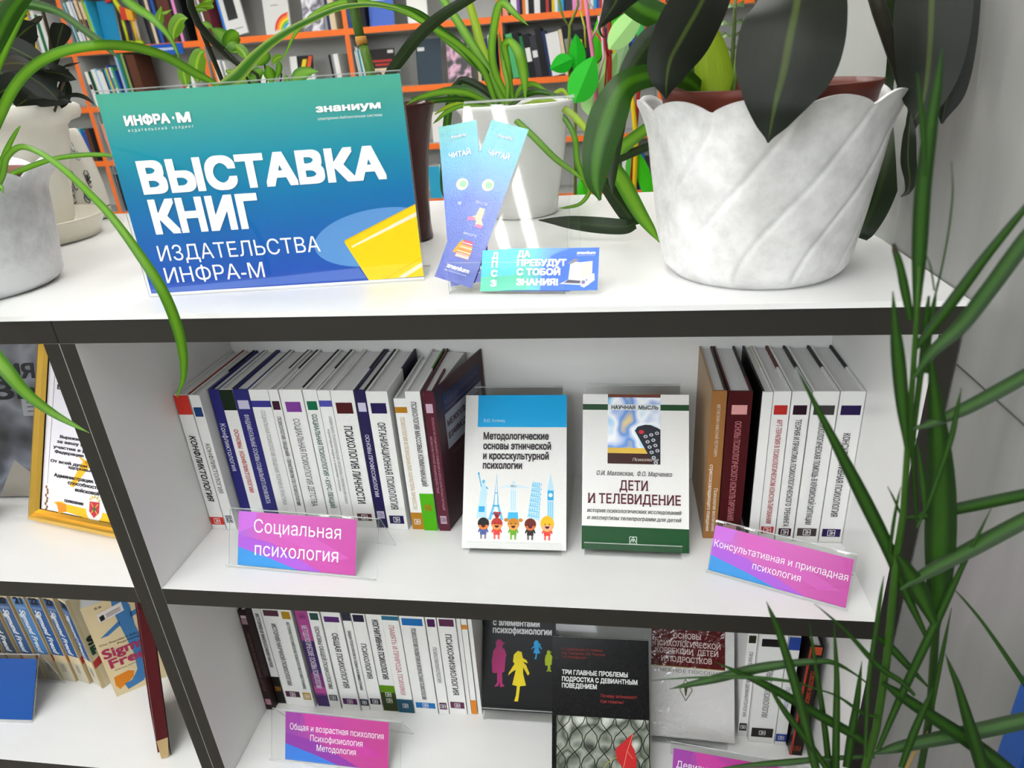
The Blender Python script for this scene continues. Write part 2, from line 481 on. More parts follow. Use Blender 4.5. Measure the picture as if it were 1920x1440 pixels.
    def build(s, name, parent=None, origin=None, label=None, smooth=False):
        me = bpy.data.meshes.new(name)
        v = s.v
        if origin is not None:
            v = [(a - origin[0], b - origin[1], c - origin[2]) for a, b, c in v]
        me.from_pydata(v, [], s.f)
        for key in s.keys:
            me.materials.append(mat(key))
        me.polygons.foreach_set('material_index', s.m)
        if smooth:
            me.polygons.foreach_set('use_smooth', [True] * len(s.f))
        if s.uv:
            uvl = me.uv_layers.new(name='UVMap')
            for lp in me.loops:
                if lp.vertex_index in s.uv:
                    uvl.data[lp.index].uv = s.uv[lp.vertex_index]
        me.update()
        o = bpy.data.objects.new(name, me)
        COL.objects.link(o)
        if parent is not None:
            o.parent = parent
        elif origin is not None:
            o.location = origin
        if label:
            o['label'] = label
        return o


def tag(o, label, cat, group=None):
    o['label'] = label; o['category'] = cat
    if group:
        o['group'] = group
    return o


def thing(name, label, cat, loc=(0, 0, 0), rot=(0, 0, 0), group=None):
    o = bpy.data.objects.new(name, None)
    o.empty_display_size = .02
    COL.objects.link(o)
    o.location = loc; o.rotation_euler = rot
    return tag(o, label, cat, group)


def struct(name, mb, **kw):
    o = mb.build(name, **kw); o['kind'] = 'structure'
    return o


ORD = 'first second third fourth fifth sixth seventh eighth ninth tenth eleventh twelfth thirteenth fourteenth fifteenth sixteenth seventeenth eighteenth nineteenth twentieth'.split()

# ------------------------------------------------------------------ room
def slab(name, *a, key):
    mb = MB(); mb.box(*a, key); return struct(name, mb)


slab('floor', -5.6, 2.7, -3.3, 4.2, FLOOR_Z - .1, FLOOR_Z, key='a9a49a|.4')
slab('ceiling', -5.6, 2.7, -3.3, 4.2, CEIL_Z, CEIL_Z + .1, key='e8e8e6|.7')
slab('wall_back', -5.6, 2.7, 4.05, 4.2, FLOOR_Z, CEIL_Z, key='d8d8d4|.6')
mb = MB()
xs = [-5.6] + [q for w_ in WINDOWS for q in w_] + [2.7]
for i in range(0, len(xs), 2):
    mb.box(xs[i], xs[i + 1], -3.3, -3.15, FLOOR_Z, CEIL_Z, 'd8d8d4|.6')
for x0, x1 in WINDOWS:
    mb.box(x0, x1, -3.3, -3.15, FLOOR_Z, WIN_Z[0], 'd8d8d4|.6'); mb.box(x0, x1, -3.3, -3.15, WIN_Z[1], CEIL_Z, 'd8d8d4|.6')
struct('wall_front', mb)
for i, (x0, x1) in enumerate(WINDOWS):
    mb = MB(); a, b = WIN_Z; f = .05
    for q in ((x0, x1, a, a + f), (x0, x1, b - f, b), (x0, x0 + f, a, b), (x1 - f, x1, a, b), ((x0 + x1) / 2 - f / 2, (x0 + x1) / 2 + f / 2, a, b)):
        mb.box(q[0], q[1], -3.26, -3.2, q[2], q[3], 'e6e6e4|.4')
    mb.box(x0 + f, x1 - f, -3.234, -3.23, a + f, b - f, 'acrylic')
    struct('window_%d' % (i + 1), mb)
slab('wall_left', -5.6, -5.45, -3.15, 4.05, FLOOR_Z, CEIL_Z, key='d8d8d4|.6')
slab('wall_far_right', 2.55, 2.7, .64, 4.05, FLOOR_Z, CEIL_Z, key='d8d8d4|.6')
mb = MB()
mb.box(.902, 2.55, -3.15, .19, FLOOR_Z, CEIL_Z, 'wall_panel')
struct('wall_right', mb)
mb = MB()
mb.hexa([(.902, .19, FLOOR_Z), (2.55, .19, FLOOR_Z), (.872, .64, FLOOR_Z), (2.55, .64, FLOOR_Z),
         (.902, .19, CEIL_Z), (2.55, .19, CEIL_Z), (.872, .64, CEIL_Z), (2.55, .64, CEIL_Z)], 'a0a29e|.5')
struct('wall_pillar', mb)
mb = MB(); mb.box(.9005, .9019, -1.2, .0, -.0559, -.0551, '4a4a48|.5')
struct('trim_1', mb)
mb = MB(); mb.box(.8925, .9015, -.232, -.207, FLOOR_Z, -.10, '1f4f9a|.4')
struct('trim_2', mb)

for i, (x, y) in enumerate(LAMPS):
    t = thing('ceiling_light', 'linear white ceiling lamp over the room', 'lamp', (x, y, CEIL_Z), group='linear ceiling lamps')
    mb = MB(); mb.box(-.09, .09, -.62, .62, -.06, -.0005, 'e8e8e6|.5'); mb.build('housing', t)
    for dx in (-.06, .06):
        mb = MB(); mb.box(dx - .019, dx + .019, -.6, .6, -.075, -.0605, 'lamp_diffuser'); mb.build('tube', t)

# ------------------------------------------------------------------ shelving units and worktop
TP, HB, ZM, TM, DEP, ZB = .0186, .0263, .3643, .0256, .2821, .7327
ZT = .006
BLK = '2e2c28|.45'


def shelving(name_label, x0):
    t = thing('shelving_unit', name_label, 'shelves', (x0, 0, FLOOR_Z), group='white shelving units with dark edges')
    W = .8992
    z = -FLOOR_Z

    def part(nm, *a, **f):
        mb = MB(); mb.box(*a, 'laminate', **f); mb.build(nm, t)
    part('side_panel', 0, TP, 0, .588, .0, z - HB, front=BLK)
    part('side_panel', W - TP, W, 0, .588, .0, z - HB, front=BLK)
    part('top_panel', 0, W, 0, .588, z - HB + .0002, z, front=BLK, left=BLK, right=BLK)
    part('shelf', TP + .0002, W - TP - .0002, 0, DEP, z - ZM - TM, z - ZM, front=BLK)
    part('shelf', TP + .0002, W - TP - .0002, 0, DEP, z - ZB - TM, z - ZB, front=BLK)
    part('bottom_panel', TP + .0002, W - TP - .0002, 0, DEP, .03, .055, front=BLK)
    part('back_panel', TP + .0002, W - TP - .0002, DEP + .0002, DEP + .008, .03, z - HB)
    return t


shelving('white dark edged shelving unit under the big white flower pot', 0.0)
shelving('white open shelving unit with dark edges holding the gold framed certificate', -.9002)
mb = MB(); mb.box(-1.6, .9, -.0015, .592, 0.0005, ZT, 'laminate')
o = mb.build('worktop'); tag(o, 'white laminate worktop running over both shelving units', 'worktop')

# ------------------------------------------------------------------ books on the middle and lower shelves
WHT = 'e9e9e7|.33'


def emblem(mb, cx, cz, s, key, rot=True):
    """the small publisher's mark: a rounded frame with a double arch inside, turned with the spine"""
    def p(a, b):
        return (cx + (b if rot else a) * s, cz + (-a if rot else b) * s)
    fr = [(-.5, -.5), (.5, -.5), (.5, .5), (-.5, .5), (-.5, -.5)]
    mb.stroke([p(*q) for q in fr], s * .09, key, y=-.0005)
    for sg in (-1, 1):
        arc = [(sg * (.02 + .17 * (1 - math.cos(t))), -.25 + .5 * math.sin(t)) for t in [math.pi * k / 8 for k in range(9)]]
        arc = [(sg * .34 * k / 8, -.28 + .5 * math.sin(math.pi * (k / 8) ** .8)) for k in range(9)]
        mb.stroke([p(*q) for q in arc], s * .1, key, y=-.0005)
    mb.stroke([p(-.12, .38), p(.12, .38)], s * .1, key, y=-.0005)


def spine_book(x, w, yf, z0, label, group, spec, h=.2145, d=.143, base=WHT, edge2='2a2428|.4', split=.5, soft=False, yaw=0.0, lean=0.0, open_cover=None, left_board=None, pages=True):
    """a book standing with its spine to the room: cover (spine and two boards, lettering on the spine) and page block.
    spec holds ('r', z0, z1, u0, u1, colour) bands, ('t', text, z_top, z_bottom, colour, u, cap, bold) and ('e', z, size, colour)."""
    t = thing('book', label, 'book', (x, yf, z0 + .0005), (0, lean, yaw), group)
    b = .0012 if soft else .0026
    mb = MB()
    mb.box(0, w, 0, b, 0, h, base)
    ds = d * split
    for a0, a1, lb in ((0, b, left_board), (w - b, w, None)):
        if lb:
            mb.box(a0, a1, b, d, 0, h, lb)
        else:
            mb.box(a0, a1, b, ds, 0, h, base)
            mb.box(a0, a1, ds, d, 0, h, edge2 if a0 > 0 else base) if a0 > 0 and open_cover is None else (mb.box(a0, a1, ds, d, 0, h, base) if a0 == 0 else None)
    yk = -.0002
    for it in spec:
        if it[0] == 'r':
            yk -= .00003
            mb.rect(it[3] * w, it[4] * w, it[1], it[2], it[5], y=yk)
        elif it[0] == 't':
            _, s, za, zb_, c, u, cap, bold = it[:8]
            mb.text(s, (u * w - cap * w / 2, -.0006, za), (0, 0, -1), (1, 0, 0), c, w=za - zb_, h=cap * w, bold=bold * .6, shear=(it[8] if len(it) > 8 else 0), serif=(s.upper() == s and len(it) < 9 and not soft and 'СТР' not in s[:4]))
        elif it[0] == 'e':
            emblem(mb, w / 2, it[1], it[2], it[3])
    mb.build('cover', t)
    if pages:
        mb = MB(); g = .0004 if soft else .003
        mb.box(b + .0002, w - b - .0002, b + .0003, d - (.0005 if soft else .004), g, h - g, 'pages'); mb.build('page_block', t)
    return t


# colour swatches used on the spines
NAVY, MAROON, DKM, PURP, LAV = '2b2b72|.35', '4a1f26|.35', '3a1a2c|.35', '5e2f78|.35', 'c9c4dc|.4'
GREEN, DGREEN, OCHRE, RED, GREY, BLACK = '0f6a48|.35', '1b2a1a|.35', 'b07a1e|.4', 'd2392f|.4', '5c5c5e|.4', '1a1716|.35'
T1, T2, T3 = '2c2a2a|.5', '6f6f72|.5', '3f3d40|.5'


def sq(w, a, b, c, m=.16):
    return ('r', a, b, m, 1 - m, c)


def em(z, w, c='f0eeee|.4'):
    return ('e', z, min(.0085, w * .5), c)


M_LEFT = [
    # x0, x1, y, label, spec, options
    (.0202, .0408, .125, 'white book with a red block on top and bold black title at the left panel',
     [('r', .186, .2145, 0, 1, RED), ('r', .008, .021, 0, 1, RED), ('t', 'КОНФЛИКТОЛОГИЯ', .154, .048, '1c1a1a|.5', .5, .42, .03, .18), em(.0145, .02)], dict(edge2='9a2a24|.4', split=.02)),
    (.0421, .0572, .125, 'white book with a navy square and thin grey title beside the red topped book',
     [sq(.02, .183, .197, '1d3f74|.4', .12), ('t', 'КОНФЛИКТОЛОГИЯ', .142, .062, T1, .5, .42, 0), sq(.02, .012, .024, '1f3d52|.4'), em(.018, .02)], {}),
    (.0595, .0746, .143, 'plain navy blue book with white title set back in the left row', [('t', 'Конфликтология', .163, .088, 'e8e8f0|.5', .5, .5, 0)], dict(base=NAVY, edge2='20204c|.4', h=.214)),
    (.0754, .0944, .142, 'white book with dark green top and red title', [('r', .184, .2145, 0, 1, DGREEN), ('t', 'ОСНОВЫ  КОНФЛИКТОЛОГИИ', .155, .053, 'c23a34|.5', .5, .32, .015)], dict(edge2=DGREEN, split=.02)),
    (.0948, .1164, .142, 'navy book with a pale lavender square and small white title', [sq(.02, .186, .199, LAV, .14), ('t', 'ФУНДАМЕНТАЛЬНЫЕ ОСНОВЫ СОЦИАЛЬНОГО КОНФЛИКТА', .178, .035, 'd6d6e6|.5', .52, .3, .01)], dict(base=NAVY, edge2='1c1c30|.4')),
    (.1171, .1442, .142, 'white book with a blue band and long pale grey title', [('r', .189, .1985, 0, 1, '34358a|.4'), ('t', 'СОЦИАЛЬНАЯ ПСИХОЛОГИЯ ОБЩЕНИЯ ТЕОРИЯ И ПРАКТИКА', .184, .033, '8a8a8c|.5', .5, .22, 0)], {}),
    (.1449, .1583, .142, 'narrow white book with a small dark maroon square and grey title', [sq(.013, .185, .198, DKM, .12), ('t', 'ПСИХОЛОГИЯ ОБЩЕНИЯ • ПРАКТИКУМ ПО ПСИХОЛОГИИ', .175, .033, T1, .5, .38, .01)], dict(edge2='3c2420|.4')),
    (.1598, .1909, .142, 'thick white book with a bright purple square', [sq(.03, .182, .197, '7a3a92|.4', .16), ('t', 'СОЦИАЛЬНАЯ ПСИХОЛОГИЯ ДЕТСТВА', .172, .032, T3, .5, .28, .0)], dict(edge2='33203a|.4', split=.05)),
    (.1924, .2114, .142, 'white book with a green square and dark green title', [sq(.02, .185, .198, GREEN, .14), ('t', 'СОЦИАЛЬНАЯ ПСИХОЛОГИЯ • КУРС ЛЕКЦИЙ', .179, .030, '2a5a4a|.5', .5, .36, .01)], dict(edge2=DGREEN)),
    (.2132, .2302, .140, 'narrow white book with a violet blue band and two thin lines of title', [('r', .191, .2, 0, 1, '4a4aa8|.4'), ('t', 'СОЦИАЛЬНО-ПСИХОЛОГИЧЕСКИЕ ПРОБЛЕМЫ СОВРЕМЕННОЙ СЕМЬИ', .177, .04, T2, .66, .22, 0), ('t', 'нормативная модель и жизненные ситуации', .158, .06, T2, .34, .2, 0, .2)], dict(edge2='dededc|.4')),
    (.2310, .2620, .140, 'thick white book with a maroon square and large black title', [sq(.03, .181, .197, '4a141a|.4', .14), ('t', 'ПСИХОЛОГИЯ ЛИЧНОСТИ', .163, .04, T1, .5, .34, .02), sq(.03, .011, .023, '5a2c34|.4', .16), em(.017, .03)], dict(edge2='3a2216|.4')),
    (.2634, .2781, .140, 'narrow dark indigo book with a pale square and white title', [sq(.014, .184, .197, LAV, .14), ('t', 'ОСНОВЫ ПРОФЕССИОЛОГИИ', .15, .052, 'd8d8ea|.5', .5, .36, .01), sq(.014, .016, .028, LAV, .14), em(.022, .014, '6a5a8a|.4')], dict(base='25204e|.35', edge2='1c1820|.4', split=.02)),
    (.2797, .3083, .137, 'thick white book with an indigo square above and below its title', [sq(.03, .183, .198, '261d52|.4', .14), ('t', 'ОРГАНИЗАЦИОННАЯ ПСИХОЛОГИЯ', .17, .034, T1, .5, .34, .01), sq(.03, .010, .0235, '261d52|.4', .14), em(.0168, .03)], dict(edge2='20182e|.4')),
    (.3147, .3308, .139, 'shorter white book with an ochre band and ochre foot', [('r', .183, .1915, 0, 1, OCHRE), ('t', 'ПСИХОЛОГИЯ И ПСИХОАНАЛИЗ ХАРАКТЕРА ЛИЧНОСТИ', .177, .034, 'b99a52|.5', .5, .34, 0), ('r', 0, .028, 0, 1, OCHRE), em(.013, .016)], dict(h=.2035, edge2='b9bdb4|.4')),
    (.3315, .3510, .137, 'white book with a bright green foot and black title reaching its top', [('t', 'ПСИХОЛОГИЯ МАССОВЫХ КОММУНИКАЦИЙ', .2, .073, T1, .5, .34, .01), ('r', 0, .061, 0, 1, '4aa80c|.35'), ('e', .038, .0085, 'c8401c|.4')], dict(edge2='4a7a2a|.4')),
]
for i, (x0, x1, y, lab, spec, op) in enumerate(M_LEFT):
    spine_book(x0, x1 - x0, y, -ZM, lab, 'psychology books in the left row of the middle shelf', spec, **{'d': .2815 - y - .001, **op})
# maroon book whose front board has sprung open to the right
x0, w = .3537, .0148
t = spine_book(x0, w, .137, -ZM, 'maroon book with its front board sprung open at the right end of the row', 'psychology books in the left row of the middle shelf',
               [sq(w, .184, .197, 'c8a9bd|.4', .2), ('t', 'ПСИХОЛОГИЯ СОЦИАЛЬНОГО ПОВЕДЕНИЯ И КРОСС-КУЛЬТУРНЫХ СИТУАЦИЙ', .178, .035, 'b98a9a|.5', .68, .2, 0), ('t', 'МЕЖКУЛЬТУРНОЕ ВЗАИМОДЕЙСТВИЕ', .15, .062, 'b98a9a|.5', .32, .2, 0), sq(w, .012, .025, 'b9a4b4|.4', .2), ('e', .0185, .007, '5a2c44|.4')],
               base='55202e|.35', edge2='3a1820|.4', open_cover=True, pages=False, d=.1432)
mb = MB(); mb.hexa([(.0028, .004, .003), (w - .0004, .004, .003), (.0028, .138, .003), (.028, .134, .003), (.0028, .004, .2115), (w - .0004, .004, .2115), (.0028, .138, .2115), (.028, .134, .2115)], 'pages')
mb.build('page_block', t)
a = math.radians(15)
mb = MB(); L = .143; mb.box(0, L, 0, .0024, 0, .2145, '3a1c24|.3')
mb.rect(.018, L - .012, .172, .198, '1f2a4e|.3', -.0002); mb.ftext('МАГИСТРАТУРА', .024, .183, '6a5a78|.5', w=.1, h=.007)
mb.rect(.02, L - .012, .118, .17, '8f94a2|.35', -.0003); mb.ftext('МЕЖКУЛЬТУРНОЕ', .024, .15, '3a1c24|.4', w=.1, h=.009, bold=.02); mb.ftext('ВЗАИМОДЕЙСТВИЕ', .024, .132, '3a1c24|.4', w=.1, h=.009, bold=.02)
mb.ftext('УЧЕБНИК', .03, .104, '6a5a58|.5', w=.05, h=.005)
mb.stroke([(.024, .176), (L - .016, .176)], .0006, '8a7a8a|.5', -.0005)
o = mb.build('front_board', t); o.location = (w, .0028, 0); o.rotation_euler = (0, 0, math.radians(90) - a)

M_RIGHT = [
    (.7085, .7258, .139, 'tan brown book with white title at the left end of the right row', [('t', 'ФЕТИСКИН НИКОЛАЙ ПЕТРОВИЧ', .197, .125, 'd8c8b4|.5', .5, .22, .01), ('t', 'Психология воспитания', .078, .012, 'e8dcc8|.5', .7, .26, .01), ('t', 'стрессосовладающего поведения', .113, .012, 'efe4d4|.5', .3, .26, .02)], dict(base='9a6b3c|.4', edge2='3a2c20|.4', left_board='a88a68|.4', split=.02)),
    (.7271, .7550, .138, 'thick dark maroon book with a pink square', [sq(.03, .184, .1965, 'd89a98|.4', .18), ('t', 'ОСНОВЫ ПСИХОЛОГИЧЕСКОГО КОНСУЛЬТИРОВАНИЯ', .175, .03, 'c47a80|.5', .5, .26, .01), sq(.03, .01, .023, 'b98a8c|.4', .2)], dict(base='471519|.35', edge2='1c0e0e|.4', split=.3)),
    (.7655, .7771, .136, 'narrow plain white book with a black side board', [], dict(edge2='d8d4c4|.4', left_board='161413|.4')),
    (.7781, .7979, .138, 'white book with a red square and red title', [sq(.02, .184, .1965, 'b8302a|.4', .12), ('t', 'АРТ-ТЕРАПИЯ В ПСИХОЛОГИЧЕСКОМ КОНСУЛЬТИРОВАНИИ', .178, .027, 'a8343a|.5', .52, .3, .01), sq(.02, .011, .022, 'b8242c|.4', .12), em(.0165, .02)], dict(edge2='5a2420|.4')),
    (.7991, .8204, .138, 'white book with a blackish plum square, fifth in the right row', [sq(.02, .184, .1965, '2a1422|.4', .14), ('t', 'ТЕОРИЯ И ПРАКТИКА ПСИХОЛОГИЧЕСКОГО ТРЕНИНГА', .178, .023, T1, .5, .3, .01), sq(.02, .008, .02, '33162c|.4', .14), em(.014, .02)], dict(edge2='201a1c|.4')),
    (.8221, .8511, .138, 'thick white book with a dark grey square', [sq(.03, .184, .1965, '3c3a3a|.4', .1), ('t', 'ПСИХОЛОГИЧЕСКАЯ ПОМОЩЬ В КРИЗИСНОЙ СИТУАЦИИ', .178, .027, T3, .5, .24, .01), sq(.03, .009, .021, '45413f|.4', .1), em(.015, .03)], dict(edge2='262424|.4')),
    (.8525, .8798, .138, 'thick white book with a deep violet square at the right end of the row', [sq(.03, .184, .1965, '26184a|.4', .1), ('t', 'КОНСУЛЬТАТИВНАЯ ПСИХОЛОГИЯ', .16, .04, T1, .5, .28, .01), sq(.03, .009, .021, '2a1a52|.4', .1), em(.015, .03)], dict(edge2='201c24|.4')),
]
for i, (x0, x1, y, lab, spec, op) in enumerate(M_RIGHT):
    spine_book(x0, x1 - x0, y, -ZM, lab, 'psychology books in the right row of the middle shelf', spec, **{'d': .2815 - y - .001, **op})

GL = 'psychology books in the left row of the lower shelf'
L_LEFT = [
    (.0195, .0330, .125, 'black brown book with pinkish squares at the left panel of the lower shelf', [('r', .199, .205, .2, .85, 'c8b8b8|.4'), sq(.015, .187, .198, '9a7a86|.4', .15), ('t', 'ПОЛОВОЕ ВОСПИТАНИЕ ДЕТЕЙ', .169, .044, '7a5a5a|.5', .5, .3, 0), sq(.015, .012, .025, 'a87a8a|.4', .15)], dict(base='2a1a18|.35', edge2='1a1210|.4')),
    (.0340, .0476, .139, 'narrow white book with a black foot and orange mark', [('t', 'ИСТОРИЯ И ФИЛОСОФИЯ НАУКИ', .197, .083, T1, .5, .4, .01), ('r', 0, .061, 0, 1, '1c1a18|.3'), ('e', .034, .0085, 'd08a2c|.4')], {}),
    (.0495, .0805, .138, 'thick white book with a dusky maroon square', [sq(.03, .194, .206, '54303e|.4', .1), ('t', 'ИСТОРИЯ НАУЧНОЙ ПСИХОЛОГИИ', .179, .045, T3, .5, .24, .01), sq(.03, .018, .031, '4a1c34|.4', .1), em(.0245, .03)], {}),
    (.0814, .1005, .1355, 'white book with mustard squares and small green title', [sq(.02, .192, .207, 'a8841a|.4', .14), ('t', 'ИСТОРИЯ РОССИЙСКОЙ ПСИХОЛОГИИ В БИОГРАФИЯХ', .186, .041, '3c5a4a|.5', .5, .26, .01), sq(.02, .017, .033, 'b0902a|.4', .14), em(.025, .02)], {}),
    (.1052, .1250, .139, 'glossy magenta and purple book with outlined white title', [('r', .145, .2145, 0, 1, 'a8488e|.2'), ('r', .025, .075, 0, 1, '7a2f7a|.2'), ('r', .03, .045, 0, 1, 'b04a92|.2'), ('t', 'МЕТОДОЛОГИЧЕСКИЕ ОСНОВЫ ПСИХОЛОГИИ', .178, .042, 'e2d6e6|.4', .5, .46, .01), ('e', .196, .009, '7a3070|.4')], dict(base='3a2460|.2')),
    (.1269, .1459, .1365, 'white book with dark teal squares', [sq(.02, .192, .206, '2a4a46|.4', .14), ('t', 'ОСНОВЫ ОБЩЕЙ ПСИХОЛОГИИ', .179, .045, T3, .5, .36, .01), sq(.02, .018, .031, '22343a|.4', .14), em(.0245, .02)], {}),
    (.1497, .1800, .135, 'thick white book with plum squares and wide title', [sq(.03, .191, .202, '54286a|.4', .1), ('t', 'ОБЩАЯ ПСИХОЛОГИЯ', .169, .051, T1, .5, .3, .01), sq(.03, .014, .027, '5a2a62|.4', .1), em(.0205, .03)], {}),
    (.1813, .1952, .1375, 'narrow white book with a slate blue top', [('r', .193, .2145, 0, 1, '2c2e3c|.4'), ('t', 'ОБЩАЯ ПСИХОЛОГИЯ В СХЕМАХ И КОММЕНТАРИЯХ', .173, .045, T1, .5, .3, .02), ('r', .01, .025, 0, 1, '30364a|.4'), em(.0175, .014)], {}),
    (.1965, .2180, .1375, 'white book with midnight blue squares and short title', [sq(.02, .192, .206, '201c34|.4', .1), ('t', 'ПСИХОЛОГИЯ', .148, .073, T1, .5, .38, .01), sq(.02, .015, .028, '2a2440|.4', .1), em(.0215, .02)], {}),
    (.2190, .2437, .139, 'white book with a dark and lime green foot', [('t', 'КОГНИТИВНАЯ ПСИХОЛОГИЯ', .197, .072, T1, .55, .36, .03), ('r', 0, .058, 0, 1, '2c3a14|.3'), ('r', .042, .058, 0, 1, '5a8a10|.3'), ('e', .038, .009, 'dfe4d4|.4'), ('e', .024, .009, 'dfe4d4|.4')], {}),
    (.2444, .2706, .138, 'white book with a teal foot and faded red title', [('r', .198, .206, 0, 1, '2a6a86|.35'), ('t', 'ПАМЯТЬ И ПРИРОДА ПСИХИКИ', .188, .04, 'b8606a|.5', .5, .3, .0), ('r', 0, .03, 0, 1, '1c5068|.3'), em(.016, .026)], {}),
    (.2721, .3105, .1385, 'thickest white book of the lower row with bright blue bars', [sq(.04, .189, .203, '1c6ab0|.4', .08), ('t', 'ПСИХОЛОГИЯ РАЗВИТИЯ И ВОЗРАСТНАЯ ПСИХОЛОГИЯ', .184, .033, T3, .5, .18, .01), sq(.04, .013, .025, '1f72b8|.4', .08), em(.019, .038)], {}),
    (.3119, .3283, .140, 'narrow white book with dark plum squares, beside the blue barred book', [sq(.02, .187, .202, '4a1e50|.4', .14), ('t', 'ПСИХОФИЗИОЛОГИЯ', .146, .071, T3, .5, .36, .0), sq(.02, .011, .026, '4a1e44|.4', .14), em(.0185, .016)], {}),
    (.3293, .3575, .1415, 'thick white book with wine squares and large title', [sq(.03, .188, .202, '5a2a4c|.4', .1), ('t', 'ПСИХОФИЗИОЛОГИЯ', .173, .044, T1, .52, .32, .01), sq(.03, .014, .028, '5a2448|.4', .1), em(.021, .03)], {}),
    (.3584, .3645, .144, 'very thin plain white booklet after the wine squared book', [], dict(soft=True)),
    (.3654, .3740, .1445, 'thin white booklet with orange marks', [('r', .181, .19, 0, 1, 'd8862a|.4'), ('r', 0, .031, 0, 1, 'd8801c|.4')], dict(soft=True)),
    (.3751, .3812, .1465, 'very thin plain white booklet at the right end of the lower left row', [], dict(soft=True)),
]
for i, (x0, x1, y, lab, spec, op) in enumerate(L_LEFT):
    spine_book(x0, x1 - x0, y, -ZB, lab, GL, spec, **{'d': .2815 - y - .001, **op})

GR = 'psychology books in the right row of the lower shelf'
spine_book(.7785, .0135, .139, -ZB, 'narrow white book with olive black squares behind the sedge leaves', GR, [sq(.02, .189, .203, '2c2c1c|.4', .14), ('t', 'ПРАКТИЧЕСКАЯ ДЕВИАНТОЛОГИЯ', .173, .042, T3, .5, .36, .0), sq(.02, .012, .028, '33301e|.4', .1), em(.02, .014)], d=.141)
spine_book(.793, .0365, .130, -ZB, 'thick white book with black bars crossed by the sedge leaves', GR, [sq(.04, .193, .207, '1e1c1a|.4', .08), ('t', 'ОСНОВЫ ПАТОПСИХОЛОГИИ', .166, .054, T3, .5, .22, .0), sq(.04, .012, .031, '24221e|.4', .08), em(.0215, .036)], d=.15)
spine_book(.8306, .0155, .128, -ZB, 'white book with royal blue top and foot behind the sedge leaves', GR, [('r', .191, .2145, 0, 1, '2a469a|.35'), ('t', 'ПСИХИАТРИЯ', .12, .07, '4a58a8|.5', .5, .36, 0), ('r', .008, .024, 0, 1, '2a469a|.35'), em(.016, .015)], d=.15)
spine_book(.8485, .0175, .113, -ZB, 'black book with red edges and orange lettering at the right panel', GR, [('r', 0, .2145, 0, .16, 'a83a26|.35'), ('t', 'ПСИХОЛОГИЯ ЗАВИСИМОСТИ', .17, .09, 'b8502c|.5', .55, .34, .01), ('e', .015, .009, 'a8482a|.4'), ('r', .2, .2145, .3, .9, 'b84a2a|.4')], base='1c1413|.3', edge2='1c1413|.3', d=.165, lean=math.radians(1.5))

# ------------------------------------------------------------------ books shown face out on clear stands
def R(d):
    return math.radians(d)


def face_book(name, label, loc, yaw, lean, w, h, th, cover, group=None, hard=False):
    """a leaning book facing the room; returns (thing, cover mesh builder): x right, z up the cover, y into the book"""
    t = thing(name, label, 'book', loc, (-lean, 0, yaw), group)
    mb = MB()
    b = .0022 if hard else .0006
    mb.box(0, w, 0, b, 0, h, cover)
    mb.box(0, w, th - b, th, 0, h, cover)
    mb.box(0, b, b, th - b, 0, h, cover)
    m2 = MB(); g = .003 if hard else .0003
    m2.box(b + .0001, w - g, b + .0001, th - b - .0001, g, h - g, 'pages'); m2.build('page_block', t)
    return t, mb


def display_stand(label, x, y, z, yaw, lean, w, lip, length, foot=.018, group=None, leg=True):
    """bent clear sheet: front lip, floor, leaning back plate, rear leg"""
    t = thing('display_stand', label, 'display stand', (x, y, z), (0, 0, yaw), group)
    mb = MB()
    s, c = math.sin(lean), math.cos(lean)
    ly = -foot
    top = (s * length, c * length)
    mb.sheet([(ly - lip * math.sin(R(6)), lip + .0005), (ly, .0012), (ly + .0015, .0002), (-.002, .0002), (.001, .0012), top], 0, w, .0018)
    mb.build('tray', t)
    if leg:
        mb = MB()
        mb.sheet([(top[0] + .0005, top[1] + .0004), (top[0] + .003, top[1] + .0012), (top[0] + .006, top[1] - .001), (top[0] + .006 + top[1] * .12, .0002)], 0, w, .0018)
        mb.build('rear_leg', t)
    return t


GF = 'books shown face out on clear stands'
DK = '3c3438|.4'
# cover with five children and landmarks
display_stand('clear stand under the white and sky blue children cover', .4035, 0.1031, -ZM, R(.7), R(34.8), .122, .022, .216, 0.0146, 'clear book stands')
t, mb = face_book('book', 'white paperback with sky blue top panel and five cartoon children, on a clear stand', (.3945, .0925, -ZM + .0076), R(.7), R(34.8), .1374, .2035, .008, 'e9e8e5|.3', GF)
mb.rect(.0173, .1374, .160, .2035, '18a8e6|.3')
mb.ftext('В.Ю. Хотинец', .0259, .1668, 'c4e6f6|.4', w=.0285, h=.0042)
for s_, z, x1 in (('Методологические', .1435, .1138), ('основы этнической', .1303, .1169), ('и кросскультурной', .1171, .1140), ('психологии', .1044, .0785)):
    mb.ftext(s_, .0256, z, DK, w=x1 - .0256, h=.0092, bold=.035)
LB, LC = '6fc2e4|.35', 'b9dff0|.35'
# statue with raised torch
mb.flat([(.0185, .0395), (.0325, .0395), (.0315, .0575), (.0205, .0575)], LC); mb.rect(.0215, .0295, .047, .0545, '2fa6dc|.35', -.0003)
mb.flat([(.0215, .0575), (.0305, .0575), (.0325, .072), (.0300, .083), (.0258, .0845), (.0235, .076)], LC); mb.ellipse(.0272, .087, .0022, .0026, LB)
mb.stroke([(.0245, .080), (.0205, .0965)], .0018, LB); mb.ellipse(.0203, .0975, .0012, .002, '2fa6dc|.35')
mb.stroke([(.0305, .08), (.0335, .0775)], .002, LB)
